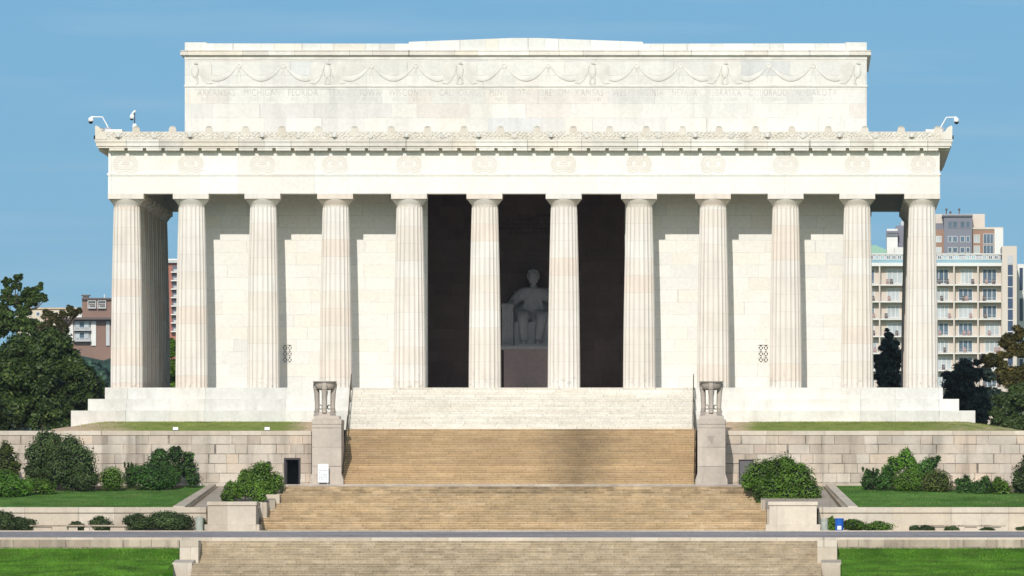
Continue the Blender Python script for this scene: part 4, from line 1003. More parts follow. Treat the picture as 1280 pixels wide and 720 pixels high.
def shrub(name, px0, px1, pt, pb, Y, mat, label, seed=0, clumps=9, size=.11, dens=1.0, round_=False, group=None, depth=.9, cat='shrub', lobes=None):
    rng = np.random.default_rng(seed+1); x0, x1 = PX(px0, Y), PX(px1, Y); zt, zb = PZ(pt, Y), PZ(pb, Y); hw, H = (x1-x0)/2, zt-zb
    r = empty(name, label, cat, ((x0+x1)/2, Y, zb), 0, group)
    C, Rr = [], []
    if lobes:
        for a, b, q in lobes:
            C.append((PX(a, Y)-(x0+x1)/2, rng.uniform(-.25, .25)*hw, PZ(b, Y)-zb)); Rr.append((q*(D+Y)/F,)*3)
            for _ in range(3):
                d = rng.normal(size=3); d /= np.linalg.norm(d); k = q*(D+Y)/F; d[1] = -abs(d[1]); C.append((C[-1][0]+0, C[-1][1], C[-1][2]) if False else (PX(a, Y)-(x0+x1)/2+d[0]*k*.7, d[1]*k*.7, PZ(b, Y)-zb+d[2]*k*.7)); Rr.append((k*.42,)*3)
    elif round_: C.append((0, 0, H*.5)); Rr.append((hw*.97, hw*.9, H*.5))
    else:
        C.append((0, 0, H*.42)); Rr.append((hw*.8, hw*depth*.8, H*.44))
        for k in range(clumps):
            a = rng.random()*2*PI; rr = rng.uniform(.3, .75); cz = rng.uniform(.22, .72)*H; s_ = rng.uniform(.26, .42)
            px_ = math.cos(a)*rr*hw*math.sqrt(max(.1, 1-(cz/H)**2)); C.append((px_, math.sin(a)*rr*hw*depth, cz)); Rr.append((hw*s_, hw*s_, min(H*.28, hw*s_)))
        C.append((rng.uniform(-.2, .2)*hw, 0, H*.74)); Rr.append((hw*.35, hw*.35, H*.25))
    area = sum(a*c for a, b, c in Rr)*4*PI/3
    size = size*.62; n = int(min(26000, max(1500, area*150*dens*(.11/size)**2)))
    if mat is M['leaf_dark'] and not lobes:      # ragged sprigs standing out of the mass
        for k in range(9):
            C.append((rng.uniform(-.8, .7)*hw, rng.uniform(-.3, .3)*hw, H*rng.uniform(.7, 1.0))); Rr.append((hw*.10, hw*.10, H*.13))
    v = leaves(C, Rr, n, size, rng, shell=.72, jit=.035 if round_ else .10)
    lo_, hi_ = np.percentile(v, 1.0, axis=0), np.percentile(v, 99.0, axis=0)
    fx = 2*hw/(hi_[0]-lo_[0]); fz_ = H/(hi_[2]-max(lo_[2], 0)); ox = -(hi_[0]+lo_[0])/2
    v[:, 0] = (v[:, 0]+ox)*fx; v[:, 1] *= fx; v[:, 2] *= fz_
    C = [((c[0]+ox)*fx, c[1]*fx, c[2]*fz_) for c in C]; Rr = [(q[0]*fx, q[1]*fx, q[2]*fz_) for q in Rr]
    v[:, 2] = np.maximum(v[:, 2], -.05)
    mesh_quads('foliage', v, mat, r)
    m = MB()
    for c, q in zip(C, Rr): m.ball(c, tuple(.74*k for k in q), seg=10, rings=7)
    for k in range(5):
        a = k*1.26; m.tube([(math.cos(a)*.08, math.sin(a)*.08, -.1), (math.cos(a)*hw*.4, math.sin(a)*hw*.4, H*.4)], [.04, .02], 5, mi=1)
    m.build('branches', [M['core'], M['bark']], r)
    return r
M['core'] = plain('dark shrub core', (.012, .016, .008), .95, nv=.3)  # near-black solid balls filling the inside of each shrub
# shrubs along the left terrace wall
S = shrub
S('shrub', -14, 25, 556, 606, -16.5, M['leaf_olive'], 'olive loose shrub at the far left edge against the wall', 1, 8)
S('shrub', -20, 32, 591, 624, -24, M['leaf_bright'], 'bright green low hedge mound at the far left edge', 2, 8, .09)
S('shrub', 24, 43, 597, 621, -22.5, M['leaf_bright'], 'small bright round shrub second from the left edge', 3, 4, .08, round_=True)
S('shrub', 40, 70, 598, 620, -21.5, M['leaf_yew'], 'low green shrub in front of the tall dark one at left', 4, 6, .08)
S('shrub', 32, 84, 542, 606, -15.5, M['leaf_grey'], 'tall dark green shrub against the left terrace wall', 5, 14, lobes=[(58, 560, 16), (48, 573, 15), (70, 576, 14), (45, 590, 13), (65, 592, 14)])
S('shrub', 61, 122, 552, 618, -18.5, M['leaf_grey'], 'tallest wide grey green shrub left of the clipped ball', 6, 16, lobes=[(88, 568, 15), (100, 583, 18), (78, 590, 16), (106, 600, 15), (90, 603, 14)])
S('shrub', 124, 155.5, 585, 615, -18, M['leaf_yew'], 'clipped ball shrub on a short stem on the left lawn', 7, 5, .08, round_=True)
S('shrub', 155, 172, 580, 612, -15.5, M['leaf_dark'], 'thin dark sprig shrub just right of the clipped ball', 8, 6, .1, .6)
S('shrub', 166, 212, 582, 613, -17.5, M['leaf_box'], 'rounded green hedge in front of the laurel cluster', 9, 6, .08)
S('shrub', 180, 247, 562, 609, -15, M['leaf_dark'], 'dark spreading laurel with ragged top near the diagonal kerb', 10, 14, .13, lobes=[(205, 581, 13), (221, 574, 9), (232, 588, 12), (238, 600, 8), (215, 594, 14), (194, 590, 9), (206, 572, 6.5), (221, 569, 6), (234, 576, 6.5)])
S('shrub', 196, 222, 584, 611, -17.2, M['leaf_box'], 'dark green round hedge at the foot of the ragged laurel', 11, 5, .08, round_=True)
S('shrub', 299, 353, 581, 622, -22, M['leaf_yew'], 'large rounded yew behind the left cheek stones', 12, 14, .10, lobes=[(325, 599, 17), (311, 602, 12), (341, 605, 12), (333, 611, 11)])
S('shrub', 277, 332, 599, 628, -28, M['leaf_yew'], 'low spreading yew above the left planter block', 13, 12, .10, lobes=[(305, 612, 12), (292, 616, 11), (319, 616, 11), (285, 621, 7), (325, 621, 7)])
# right
S('shrub', 931, 1020.5, 575, 640, -24, M['leaf_yew'], 'very large green yew beside the right stairs above the planter block', 14, 26, .11, 1.1, lobes=[(975, 597, 21), (955, 600, 18), (994, 604, 18), (1006, 618, 13), (944, 606, 11), (965, 616, 20), (986, 620, 19), (962, 629, 12)])
S('shrub', 1077, 1100, 586, 613, -17, M['leaf_dark'], 'dark spiky shrub, leftmost of the right lawn group', 15, 6, .11)
S('shrub', 1096, 1119, 584, 615, -17.6, M['leaf_box'], 'narrow dark green shrub between spiky shrub and round one', 16, 6, .09)
S('shrub', 1103, 1150, 568, 604, -15.2, M['leaf_bright'], 'bright green tall shrub at the back of the right group', 17, 10, .11, lobes=[(1134, 579, 11), (1120, 585, 10), (1110, 592, 8), (1143, 590, 10), (1135, 572, 4)])
S('shrub', 1140, 1174, 576, 606, -15.4, M['leaf_box'], 'dark leaning shrub at the back right of the group', 18, 8, .11, lobes=[(1158, 589, 10), (1148, 594, 9), (1165, 584, 6), (1171, 580, 3.5)])
S('shrub', 1115.5, 1156, 588, 617, -18.5, M['leaf_yew'], 'clipped round green shrub at the front of the right group', 19, 7, .08, round_=True)
S('shrub', 1153, 1191, 588, 619.5, -18.8, M['leaf_olive'], 'olive clipped round shrub, right end of the group', 20, 7, .08, round_=True)
S('shrub', 1194, 1217, 595, 622, -20, M['leaf_box'], 'small green shrub with knobby top by itself on the right lawn', 21, 6, .09)
S('shrub', 1216, 1243, 597, 623, -20.5, M['leaf_box'], 'low rounded dark green shrub, third from the right edge', 22, 6, .09)
S('shrub', 1238, 1263, 597, 625, -21, M['leaf_yew'], 'low rounded shrub second from the right edge', 23, 6, .09)
S('shrub', 1265, 1300, 573, 623, -20.5, M['leaf_grey'], 'tall dark shrub cut by the right edge of the view', 24, 8)
# plaza
for i, (a, b, t, lab) in enumerate([(-12, 22, 640, 'dark low shrub at the left edge by the road'), (10, 44, 647, 'low dark shrub touching the left end of the stone bench'), (112, 141, 645.5, 'small shrub poking up behind the left stone bench'),
        (85, 106, 652, 'sparse tuft under the left bench'), (155, 196, 643.5, 'dark shrub right of the left bench'), (188, 243, 640, 'broad dark shrub next to the left grey bin'), (249, 259, 649, 'tiny shrub squeezed behind the left bin')]):
    S('low_shrub', a, b, t, 664.5, -37.6, M['leaf_grey'], lab, 40+i, 7, .08)
for i, (a, b, t, lab) in enumerate([(1034, 1048, 646.5, 'green shrub behind the blue bin, left side'), (1052, 1085, 649.5, 'low bright shrub right of the blue bin'), (1080, 1116, 652, 'low scruffy shrub between blue bin and bench'), (1137, 1150, 657, 'tiny shrub at the left end of the right bench'),
        (1146, 1168, 656.5, 'small shrub growing before the left part of the right bench'), (1181, 1199, 657.5, 'small shrub growing before the middle of the right bench'), (1226, 1243, 659, 'dry tuft before the right end of the right bench'), (1270, 1292, 658, 'small shrub at the right edge by the road')]):
    S('low_shrub', a, b, t, 664.5, -37.6 if i < 3 else -40.1, M['leaf_grey'] if i > 2 else M['leaf_yew'], lab, 60+i, 6, .08)

def tree(name, label, px, Y, pt, zbase, crown, mat, seed, nleaf=20000, size=.22, hw=5, clumps=60, openness=.5, limbs=9, squeeze=1., group=None, shape=None):
    """crown: list of (px, py, r_px) main masses that the clumps fill"""
    rng = np.random.default_rng(seed); x = PX(px, Y); k = (D+Y)/F
    r = empty(name, label, 'tree', (x, Y, zbase), 0, group); C, Rr = [], []; bigs = []
    for (cx, cy, rr) in crown:
        X, Z, Q = PX(cx, Y)-x, PZ(cy, Y)-zbase, rr*k; cnt = max(3, int(clumps*rr*rr/sum(q[2]**2 for q in crown)))
        small = rr <= 9
        if not small: bigs.append(Vector((X, 0, Z)))
        for _ in range(max(cnt, 9) if small else cnt):
            d = rng.normal(size=3); d /= np.linalg.norm(d); q = rng.random()**.4*.85; s_ = rng.uniform(.16, .34)*Q+.12
            if small: q = rng.random()*1.15; s_ = rng.uniform(.16, .42)*Q+.05
            C.append((X+d[0]*q*Q, d[1]*q*Q*squeeze, Z+d[2]*q*Q)); Rr.append((s_*(1.3 if small and _ % 2 else 1), s_, s_*(.75 if not small else rng.uniform(.5, 1.2))))
    v = leaves(C, Rr, int(nleaf*2.6), size*.55, rng, shell=.4, up=.5, jit=.26)
    mesh_quads('crown', v, mat, r)
    m = MB(); top = max(c[2] for c in C)*.72
    wob = [(rng.uniform(-.2, .2), rng.uniform(-.2, .2), top*t) for t in (0, .3, .6, 1)]; wob[0] = (0, 0, -.5)
    m.tube(wob, [.38, .3, .2, .08], 10)
    m.build('trunk', M['bark'], r)
    idx = rng.choice(len(C), min(limbs*3, len(C)), replace=False)
    for i in idx[:limbs*3]:
        c = Vector(C[i]); s0 = Vector((0, 0, max(1., min(top*.8, c.z*.55))))
        if bigs and c.z > top*.9: s0 = min(bigs, key=lambda b: (b-c).length)
        mid = (s0+c)/2+Vector((0, 0, -.3)); mm = MB(); mm.tube([s0, mid, c], [.09, .05, .02], 6); mm.build('limb', M['bark'], r)
    return r
zg = -10.0
tree('oak_tree', 'tall open-crowned oak at the left edge, top of its crown against the sky', 18, 50, 340, zg, [(24, 347, 5), (20, 357, 7), (9, 352, 5), (6, 364, 8), (32, 366, 8), (44, 364, 6), (50, 358, 4), (42, 375, 9), (56, 372, 4), (18, 378, 11), (33, 388, 12), (2, 385, 14), (22, 402, 18), (-12, 400, 24), (40, 412, 16)], M['leaf_oak'], 101, 15000, .24, clumps=85)
tree('oak_tree', 'brownish oak whose thin top rises before the far beige building', 80, 46, 376, zg, [(60, 392, 6), (68, 398, 7), (80, 390, 5), (88, 386, 4), (93, 391, 5), (99, 388, 3), (76, 402, 8), (58, 410, 11), (74, 415, 10)], leaf_mat('brownish oak leaves', (.035, .030, .012), (.075, .075, .022), (.16, .11, .05)), 102, 5200, .22, clumps=55)
tree('oak_tree', 'broad dark oak filling the left behind the terrace wall', 55, 38, 400, zg, [(60, 440, 34), (25, 450, 38), (92, 462, 26), (-12, 470, 36), (105, 490, 26), (50, 500, 38), (5, 515, 34), (100, 520, 26), (118, 515, 17), (80, 530, 26)], M['leaf_oak'], 103, 52000, .25, clumps=260)
tree('oak_tree', 'lower shadowy oak between the broad oak and the marble steps', 122, 42, 470, zg, [(118, 485, 16), (112, 515, 18), (128, 520, 14), (124, 500, 12)], M['leaf_oak'], 104, 9000, .24, clumps=60)
tree('oak_tree', 'green tree showing in the narrow gap behind the left columns', 214, 60, 410, zg, [(214, 435, 14), (212, 462, 18), (216, 485, 16)], M['leaf_yew'], 105, 6000, .25, clumps=45)
tree('evergreen_tree', 'dark pointed evergreen seen between the two rightmost columns', 1111, 60, 406, zg, [(1110, 418, 7), (1111, 432, 12), (1112, 450, 17), (1110, 472, 21), (1112, 492, 22)], M['leaf_blue'], 106, 12000, .24, clumps=90)
tree('evergreen_tree', 'black-green dense evergreen right of the corner column', 1208, 44, 443, zg, [(1206, 462, 17), (1190, 470, 14), (1225, 465, 17), (1205, 495, 28), (1190, 515, 18), (1230, 505, 24), (1215, 530, 22)], M['leaf_blue'], 107, 26000, .22, clumps=150)
tree('autumn_tree', 'brown and gold autumn tree at the right edge', 1262, 30, 404, zg, [(1272, 418, 12), (1262, 432, 15), (1282, 440, 18), (1246, 452, 13), (1232, 450, 8), (1262, 468, 18), (1285, 470, 18)], M['leaf_autumn'], 108, 11000, .22, clumps=110)
tree('holly_tree', 'dark leafy tree below the autumn tree at the right edge', 1265, 27, 485, zg, [(1262, 500, 20), (1280, 495, 22), (1250, 520, 16), (1270, 530, 20), (1290, 525, 20)], M['leaf_grey'], 109, 14000, .2, clumps=90)

# ------------------------------------------------------------------ far background
# wooded hillside
rng = np.random.default_rng(9)
m = MB(); Yh = 1750; nx = 240; xs_ = np.linspace(-500, 420, nx+1); v = []
top = PZ(432, Yh); 
for i, X in enumerate(xs_):
    h = top-3+1.5*math.sin(X*.05)+1*math.sin(X*.13+1)+rng.uniform(-1.2, 1.2)
    if X > -20: h -= 16
    v += [(X, Yh-260, gz), (X, Yh-90, (h+gz)/2+4), (X, Yh-20, h), (X, Yh+600, h+4)]
m.add(v, [(i*4+j, (i+1)*4+j, (i+1)*4+j+1, i*4+j+1) for i in range(nx) for j in range(3)])
struct('hill', m, plain('wooded hillside', (.035, .075, .05), .95, nv=.35, scale=.12))  # blue of distant haze painted into the hill's green
# trees clothing the hillside, reading as one mass, haze tint painted into their green
C = []; Rr = []
for k in range(420):
    X = rng.uniform(-330, -10) ; q = rng.random(); Yk = Yh-190+165*q
    C.append((X, Yk, gz+ (top-gz)*(.25+.75*q) -5)); s_ = rng.uniform(3, 6); Rr.append((s_, s_, s_*.8))
o = mesh_quads('far_wood', leaves(C, Rr, 90000, .8, rng, shell=.8), leaf_mat('distant wood', (.03, .07, .04), (.06, .13, .075), (.09, .16, .09))); tag(o, 'far blue-green wooded slope left of the columns', 'woodland', None, 'stuff')

def facade(name, label, Y, objs):
    return empty(name, label, 'building', (0, Y, 0))
c_beige = plain('beige render', (.62, .53, .40), .85, nv=.04, scale=.1); c_brown = plain('brown brick', (.24, .15, .115), .85, nv=.06, scale=.3); c_dbrown = plain('dark brown trim', (.13, .10, .09), .8)
c_cream = plain('cream concrete', (.62, .54, .46), .8, nv=.04, scale=.1); c_white = plain('white concrete', (.72, .70, .66), .8, nv=.03, scale=.1); c_shade = plain('pale grey panel', (.50, .50, .50), .8)
c_glass = plain('blue window glass', (.10, .145, .19), .15, nv=.3, scale=.2); c_glassl = plain('pale curtained glass', (.42, .46, .47), .3, nv=.2, scale=.3); c_grey = plain('grey blue facade', (.20, .20, .235), .7, nv=.05, scale=.1)
c_green = plain('copper green roof', (.30, .48, .38), .7); c_orange = plain('orange brick', (.34, .21, .15), .85); c_red = plain('red brick', (.38, .15, .11), .85); c_lglass = plain('light blue glazing', (.28, .44, .50), .2, nv=.15, scale=.2)
def bx(parent, name, a, b, t, bt, Y, dep, mat, base=None):
    """front face at depth Y between picture measures, running dep metres back"""
    m = MB(); m.box(PX(a, Y), PX(b, Y), Y, Y+dep, base if base is not None else PZ(bt, Y), PZ(t, Y)); o = m.build(name, mat, parent)
    return o
def window(parent, a, b, t, bt, Y, glass=None, frame=None, mull=1, proud=.12):
    gl_ = glass or c_glass; fr = frame or c_white; x0, x1, z0, z1 = PX(a, Y), PX(b, Y), PZ(bt, Y), PZ(t, Y); th = .12
    m = MB(); y0, y1 = Y-proud, Y-.003
    m.box(x0, x0+th, y0, y1, z0, z1); m.box(x1-th, x1, y0, y1, z0, z1); m.box(x0+th, x1-th, y0, y1, z1-th, z1); m.box(x0+th, x1-th, y0, y1, z0, z0+th)
    for k in range(mull): xx = x0+(x1-x0)*(k+1)/(mull+1); m.box(xx-.05, xx+.05, y0, y1, z0+th, z1-th)
    o = m.build('window', fr, parent); g_ = MB(); g_.box(x0+th*.5, x1-th*.5, Y-.06, Y-.002, z0+th*.5, z1-th*.5); g_.build('pane', gl_, o); return o
# right: cream apartment slab with a grid of balconies
Ya = 1150.0
A = empty('apartment_building', 'long cream apartment block with a grid of deep balconies at right', 'building', (0, 0, 0))
bx(A, 'wall', 1062, 1252.5, 331, 500, Ya+2.0, 18, c_cream, gz)
bx(A, 'roof_parapet', 1062, 1252.5, 328.5, 332.5, Ya-.2, 2.5, c_white)
bx(A, 'penthouse', 1070, 1251, 318.2, 329, Ya+1.2, 14, c_shade); bx(A, 'penthouse_roof', 1068, 1252, 316.8, 318.3, Ya+.9, 15, c_white)
xx = 1072
while xx < 1249:
    if random.random() < .92: window(A, xx, xx+5.6, 319, 324.5, Ya+1.2, c_glass if random.random() < .45 else c_lglass)
    xx += 7.1
bx(A, 'glass_balustrade', 1070, 1252, 324.8, 328.6, Ya-.1, .1, c_lglass)
floors = [331.5, 356, 377, 398.8, 420.3, 441.5, 463, 485]
bays = [1071, 1099.5, 1131.5, 1162, 1192.5, 1222.5, 1252.5]
for i in range(len(floors)-1):
    t, b = floors[i], floors[i+1]
    bx(A, 'balcony_floor', 1062, 1252.5, b-.6, b+1.0, Ya, 2.0, c_white)
    for a, c in zip(bays[:-1], bays[1:]):
        kk = random.random(); wl = a+ (c-a)*(.18 if kk < .5 else .28); wr_ = c-(c-a)*(.22 if kk < .7 else .1)
        window(A, wl, wr_, t+4.5, b-1.0, Ya+2.0, c_glass if kk < .4 else c_glassl, c_white, 2)
        # curtain-like blinds, railing, chairs on the balcony
    m = MB(); m.box(PX(1062, Ya), PX(1252, Ya), Ya+.02, Ya+.06, PZ(b-5.2, Ya)-.04, PZ(b-5.2, Ya))
    x = PX(1062, Ya)
    while x < PX(1252, Ya): m.box(x, x+.03, Ya+.02, Ya+.06, PZ(b-.6, Ya), PZ(b-5.2, Ya)-.04); x += .45
    m.build('railing', c_shade, A)
for a in bays: bx(A, 'balcony_divider', a-.9, a+.9, 331.5, 500, Ya-.1, 2.1, c_cream, gz)
rnd = random.Random(4); c_seat = plain('faded balcony chairs', (.36, .24, .22), .7)
for i in range(1, len(floors)):
    for a in bays[:-1]:
        for q in range(rnd.randint(1, 2)):
            px_ = a+rnd.uniform(5, 25); x = PX(px_, Ya); z = PZ(floors[i]-.6, Ya); m = MB(); m.box(x, x+.5, Ya+.7, Ya+1.2, z, z+.45); m.box(x, x+.5, Ya+1.15, Ya+1.2, z+.451, z+.95)
            m.build('balcony_chair', c_seat if rnd.random() < .5 else c_dbrown, A)
T_ = empty('lift_tower', 'cream stair tower with a dark glazed strip beside the apartment block', 'building')
bx(T_, 'wall', 1252.6, 1271, 307.5, 500, Ya-3, 16, c_cream, gz); bx(T_, 'glazed_strip', 1259.8, 1266, 331, 480, Ya-3.1, .2, plain('dark blue strip glass', (.055, .08, .14), .2)); bx(T_, 'louvre', 1259.4, 1266.2, 319.2, 330, Ya-3.08, .15, c_shade)
for k in range(9):
    bx(T_, 'transom', 1259.6, 1266.2, 344+14*k, 344.9+14*k, Ya-3.16, .3, c_white)
O_ = empty('office_building', 'white framed block with dark blue windows cut by the right edge', 'building')
bx(O_, 'wall', 1271.8, 1330, 330, 500, Ya+20, 16, c_white, gz)
for k in range(5):
    for q in range(5): window(O_, 1273.5+9*q, 1279.5+9*q, 334+38*k, 364+38*k, Ya+20, plain('navy glass', (.035, .055, .10), .2) if k+q == 0 else bpy.data.materials['navy glass'], c_white, 0)
# taller block behind
Yt = 1400.0
Tt = empty('tower_building', 'tall grey and brown apartment tower behind the cream block', 'building')
bx(Tt, 'penthouse', 1160, 1231, 267.5, 300, Yt+8, 12, c_cream); bx(Tt, 'centre_facade', 1180, 1215, 269.2, 500, Yt-1, 14, c_grey, gz); bx(Tt, 'parapet', 1178, 1216, 268, 270.5, Yt-1.5, 15, c_grey)
bx(Tt, 'brown_wing', 1215.1, 1243, 285.5, 500, Yt+1, 14, c_orange, gz); bx(Tt, 'brown_wing', 1168, 1179.9, 287, 500, Yt+1, 14, c_orange, gz); bx(Tt, 'parapet', 1215.1, 1254, 284, 286.6, Yt+.8, 14.5, c_cream)
bx(Tt, 'end_wall', 1243.1, 1254, 286, 500, Yt+.5, 14, c_white, gz); bx(Tt, 'recess_panel', 1168, 1180, 279, 287, Yt+6, 10, c_grey)
for k in range(3):
    y = (276.5, 295, 309)[k]; hh = (8.5, 8, 7)[k]
    for a, b in ((1184.8, 1190), (1190.6, 1197), (1200, 1206.2), (1207.5, 1212.5)): window(Tt, a, b, y, y+hh, Yt-1, c_glass, c_grey if k == 0 else c_shade, 0)
    if k: window(Tt, 1217, 1225, y-2, y+hh+1, Yt+1, c_glassl, c_cream, 1); window(Tt, 1229, 1242, y-3, y+hh+2, Yt+1, c_glass, c_shade, 2); window(Tt, 1170, 1177, y, y+hh, Yt+1, c_glassl, c_white, 1)
for px_, t in ((1183, 262), (1199, 262), (1188, 265.5)):
    m = MB(); x = PX(px_, Yt+10); m.tube([(x, Yt+10, PZ(268, Yt+10)), (x, Yt+10, PZ(t, Yt+10))], .1, 6); m.ball((x, Yt+10, PZ(t, Yt+10)), .25, seg=8, rings=5); m.build('antenna', c_dbrown, Tt)
Tg = empty('glass_roofed_building', 'whitish stepped block with a green roof seen between the right columns', 'building')
bx(Tg, 'wall', 1108.5, 1122, 286, 500, Yt+20, 14, c_white, gz); bx(Tg, 'cornice', 1107.5, 1123, 288.5, 291, Yt+19.4, 1, c_grey); bx(Tg, 'cornice', 1107.5, 1123, 293, 294.5, Yt+19.4, 1, c_grey)
bx(Tg, 'grey_wing', 1120, 1140, 282, 500, Yt+22, 14, c_grey, gz); bx(Tg, 'roof_box', 1126, 1134, 276.5, 282, Yt+24, 6, c_shade); bx(Tg, 'low_wing', 1118, 1150, 309, 500, Yt+12, 8, c_white, gz)
m = MB(); Y_ = Yt+10; m.prism([(PX(1080, Y_), PZ(318, Y_)), (PX(1080, Y_), PZ(306, Y_)), (PX(1095, Y_), PZ(306.5, Y_)), (PX(1108, Y_), PZ(312, Y_)), (PX(1108, Y_), PZ(318, Y_))], Y_, Y_+10, 'y'); m.build('roof', c_green, Tg)
bx(Tg, 'lower_wall', 1080, 1108, 318, 500, Y_, 9.8, c_shade, gz)

# left: brown building, beige building, red brick tower
Yl = 2000.0
Lb = empty('apartment_building', 'brown apartment block with white-framed balconies left of the columns', 'building')
bx(Lb, 'upper_wall', 102.5, 150, 373.5, 500, Yl+10, 20, c_brown, gz); bx(Lb, 'roof_edge', 102, 150, 372.3, 374.4, Yl+9, 21, c_dbrown)
for a, b in ((110, 120.5), (122.3, 132.8)):
    window(Lb, a, b, 375.8, 385.6, Yl+10, c_shade, c_white, 0, 1.2); bx(Lb, 'vent_slot', a+1.5, b-1.5, 380, 381.6, Yl+8.9, .3, c_dbrown)
bx(Lb, 'lower_wall', 70, 150, 398.5, 500, Yl-2, 12, c_brown, gz); bx(Lb, 'roof_slab', 74, 150, 396.6, 399.3, Yl-5, 15, c_dbrown)
bx(Lb, 'white_panel', 84.5, 91.5, 401.5, 432, Yl-2.5, .45, c_white); bx(Lb, 'white_panel', 113.7, 120, 401.5, 432, Yl-2.5, .45, c_white); bx(Lb, 'white_panel', 132.5, 137, 401.5, 432, Yl-2.5, .45, c_shade)
for k in range(2):
    t = 401.8+13.4*k; window(Lb, 93, 112.8, t, t+9.5, Yl-2, c_glass, c_white, 2, .4); bx(Lb, 'blind', 94, 99.5, t+.6, t+8, Yl-2.55, .1, c_glassl); bx(Lb, 'blind', 105, 111, t+.6, t+8, Yl-2.55, .1, c_glassl)
    bx(Lb, 'balcony_floor', 92, 113.5, t+10, t+11.6, Yl-4, 2, c_shade); bx(Lb, 'railing', 92.5, 113, t+7.2, t+7.7, Yl-4, .15, c_shade)
    m = MB()
    for q in range(20): x = PX(92.5+q*1.06, Yl-4); m.box(x, x+.06, Yl-3.98, Yl-3.9, PZ(t+10, Yl-4), PZ(t+7.5, Yl-4))
    m.build('railing_bars', c_shade, Lb)
m = MB(); x = PX(107, Yl+12); m.box(x-.7, x+.7, Yl+12, Yl+14, PZ(373, Yl+12), PZ(370, Yl+12)); m.box(x-1.1, x+1.1, Yl+12-.2, Yl+14.2, PZ(370, Yl+12), PZ(368.5, Yl+12)); m.build('chimney', c_dbrown, Lb)
m = MB(); x = PX(130.5, Yl+12); m.tube([(x, Yl+12, PZ(373, Yl+12)), (x, Yl+12, PZ(368, Yl+12))], .15, 6); m.build('mast', c_white, Lb)
Le = empty('apartment_building', 'wide beige building behind the oak crowns at left', 'building')
bx(Le, 'wall', 20, 103, 386, 500, Yl+80, 20, c_beige, gz); bx(Le, 'roof_edge', 19, 103, 384.6, 386.3, Yl+79.5, 21, plain('sandy trim', (.60, .45, .28), .8)); bx(Le, 'white_bay', 95, 102, 388, 398, Yl+79, 1, c_white)
bx(Le, 'brown_bay', 56, 62, 386.5, 400, Yl+79, 1, c_orange)
for k in range(5): window(Le, 34+11*k, 39+11*k, 390, 395, Yl+80, c_glass, c_white, 0)
Yr = 1500.0
Lr = empty('brick_tower', 'red brick balcony tower seen in the gap behind the left columns', 'building')
bx(Lr, 'wall', 190, 240, 328, 500, Yr, 15, c_red, gz); bx(Lr, 'roof_slab', 196, 232, 324.8, 328.5, Yr-1, 16, c_shade); bx(Lr, 'parapet', 206, 224, 323.5, 325.4, Yr, 8, c_white)
for k in range(8):
    t = 332+10.6*k; bx(Lr, 'balcony_shadow_bay', 215.5, 222, t, t+7.2, Yr-.3, .28, plain('bay glass', (.12, .13, .16), .3) if k == 0 else bpy.data.materials['bay glass'])
    bx(Lr, 'balcony_floor', 213.5, 222, t+7.4, t+8.8, Yr-1.6, 1.6, c_white); bx(Lr, 'balcony_front', 217, 222, t+4.5, t+7.3, Yr-1.6, .15, c_shade)

# ------------------------------------------------------------------ grass blades where the turf is seen edge-on
def blades(name, label, sampler, n, h, mat, seed):
    rng = np.random.default_rng(seed); p = sampler(rng, n); a = rng.random(n)*PI; w_ = h*(.18+.15*rng.random(n)); hh = h*(.5+rng.random(n))
    d = np.stack([np.cos(a)*w_, np.sin(a)*w_*.4, np.zeros(n)], 1); lean = np.stack([rng.normal(size=n)*h*.3, rng.normal(size=n)*h*.2, hh], 1)
    v = np.stack([p-d, p+d, p+d*.2+lean, p-d*.2+lean], 1).reshape(-1, 3)
    o = mesh_quads(name, v, mat); tag(o, label, 'grass', None, 'stuff')
def low_bank(sx):
    ys_ = [-58.4, -61.9, -66, -70, -78]; zz_ = [PZ(685.5, -58.4), PZ(699.8, -61.9), PZ(705.5, -66), PZ(711, -70), PZ(722, -78)]
    def f(rng, n):
        y = -58.45-(rng.random(n)**1.2)*18; z = np.interp(-y, [-q for q in ys_], zz_)
        t = rng.random(n); e0 = PX(223 if sx < 0 else 1047, -60); e1 = PX(214 if sx < 0 else 1052, -66); xi = np.where(y > -62, e0, e1)
        xo = PX(-30, -70) if sx < 0 else PX(1310, -70); return np.stack([xi+(xo-xi)*t, y, z-.03], 1)
    return f
M['blade'] = leaf_mat('grass blades', (.045, .13, .008), (.085, .20, .014), (.17, .21, .06), .2, .8)
M['blade_dry'] = leaf_mat('dry grass blades', (.12, .15, .03), (.22, .26, .06), (.42, .36, .16), .2, .8)
M['blade_mid'] = leaf_mat('lawn blades', (.06, .14, .02), (.10, .19, .04), (.17, .22, .07), .2, .8)
blades('grass', 'green grass blades on the lower left bank', low_bank(-1), 30000, .10, M['blade'], 1)
blades('grass', 'green grass blades on the lower right bank', low_bank(1), 30000, .10, M['blade'], 2)
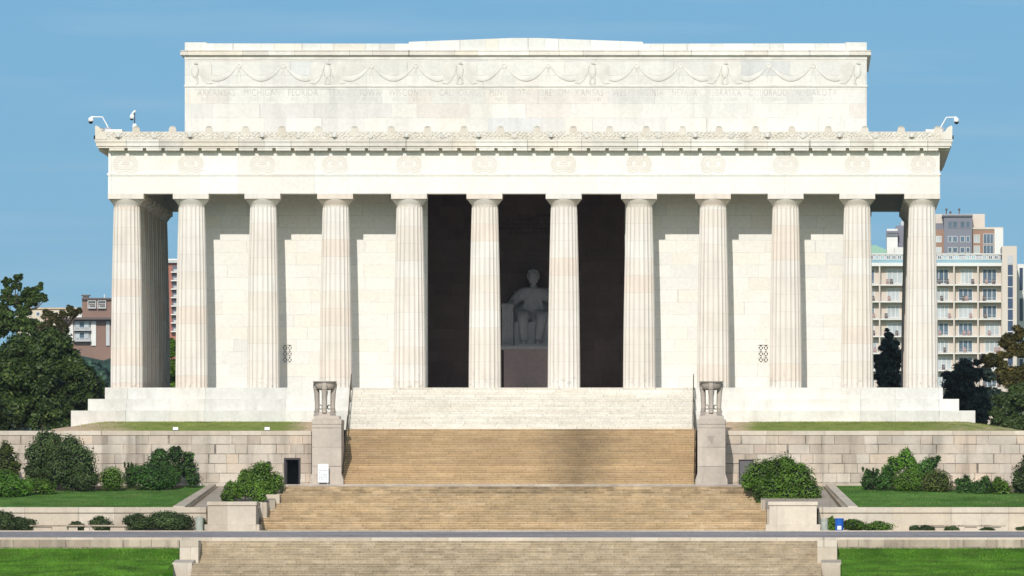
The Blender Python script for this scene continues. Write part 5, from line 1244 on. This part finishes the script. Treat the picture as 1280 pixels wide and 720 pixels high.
def mound_s(sx):
    def f(rng, n):
        xa, xb = (PX(350, YT), PX(110, YT)) if sx < 0 else (PX(960, YT), PX(1225, YT)); x = xa+(xb-xa)*(.5+(rng.beta(1.5, 1.5, n)-.5)*1.18); t = rng.random(n)**.6
        y = YT+.55+(-3.75-YT-.55)*t; edge = (PX(393, YT), PX(40, YT)) if sx < 0 else (PX(906, YT), PX(1290, YT))
        out = np.clip((abs(edge[1])-np.abs(x))/4.5, 0, 1); z = Z_TT-.03+(Z_ST+.06-Z_TT)*np.sin(t*PI/2)*out**.7-.03
        return np.stack([x, y, z], 1)
    return f
blades('grass', 'short dry grass on the terrace bank left of the stairs', mound_s(-1), 9000, .065, M['blade_dry'], 3)
blades('grass', 'short dry grass on the terrace bank right of the stairs', mound_s(1), 9000, .065, M['blade_dry'], 4)
def mid_s(sx):
    def f(rng, n):
        y = YT-1.2-(YT-1.2-YL-.6)*rng.random(n); t = rng.random(n)
        f0 = (y-(YT-1))/(YL+.3-(YT-1)); e = (262+(224-262)*f0) if sx < 0 else (1042+(1072-1042)*f0); xi = (e-VX)*(D+y)/F+CX+sx*.1; xo = PX(-30, -30) if sx < 0 else PX(1310, -30)
        return np.stack([xi+(xo-xi)*t, y, Z_TB+(Z_LW-.12-Z_TB)*(YT-y)/(YT-YL)-.02], 1)
    return f
blades('grass', 'mown grass blades on the left lawn above the low wall', mid_s(-1), 16000, .06, M['blade_mid'], 5)
blades('grass', 'mown grass blades on the right lawn above the low wall', mid_s(1), 16000, .06, M['blade_mid'], 6)

# ------------------------------------------------------------------ thin daytime haze
hz = MB(); hz.box(-1500, 1500, -1200, 3200, gz-1, 160)
hm = bpy.data.materials.new('air haze'); hm.use_nodes = True; ht = hm.node_tree; ht.nodes.clear()
ho = ht.nodes.new('ShaderNodeOutputMaterial'); hv = ht.nodes.new('ShaderNodeVolumePrincipled'); hv.inputs['Color'].default_value = (.80, .88, 1, 1); hv.inputs['Density'].default_value = .00003; hv.inputs['Anisotropy'].default_value = .2
ht.links.new(hv.outputs[0], ho.inputs['Volume']); tag(hz.build('haze', hm), 'thin pale daytime haze over the whole place', 'haze', None, 'stuff')
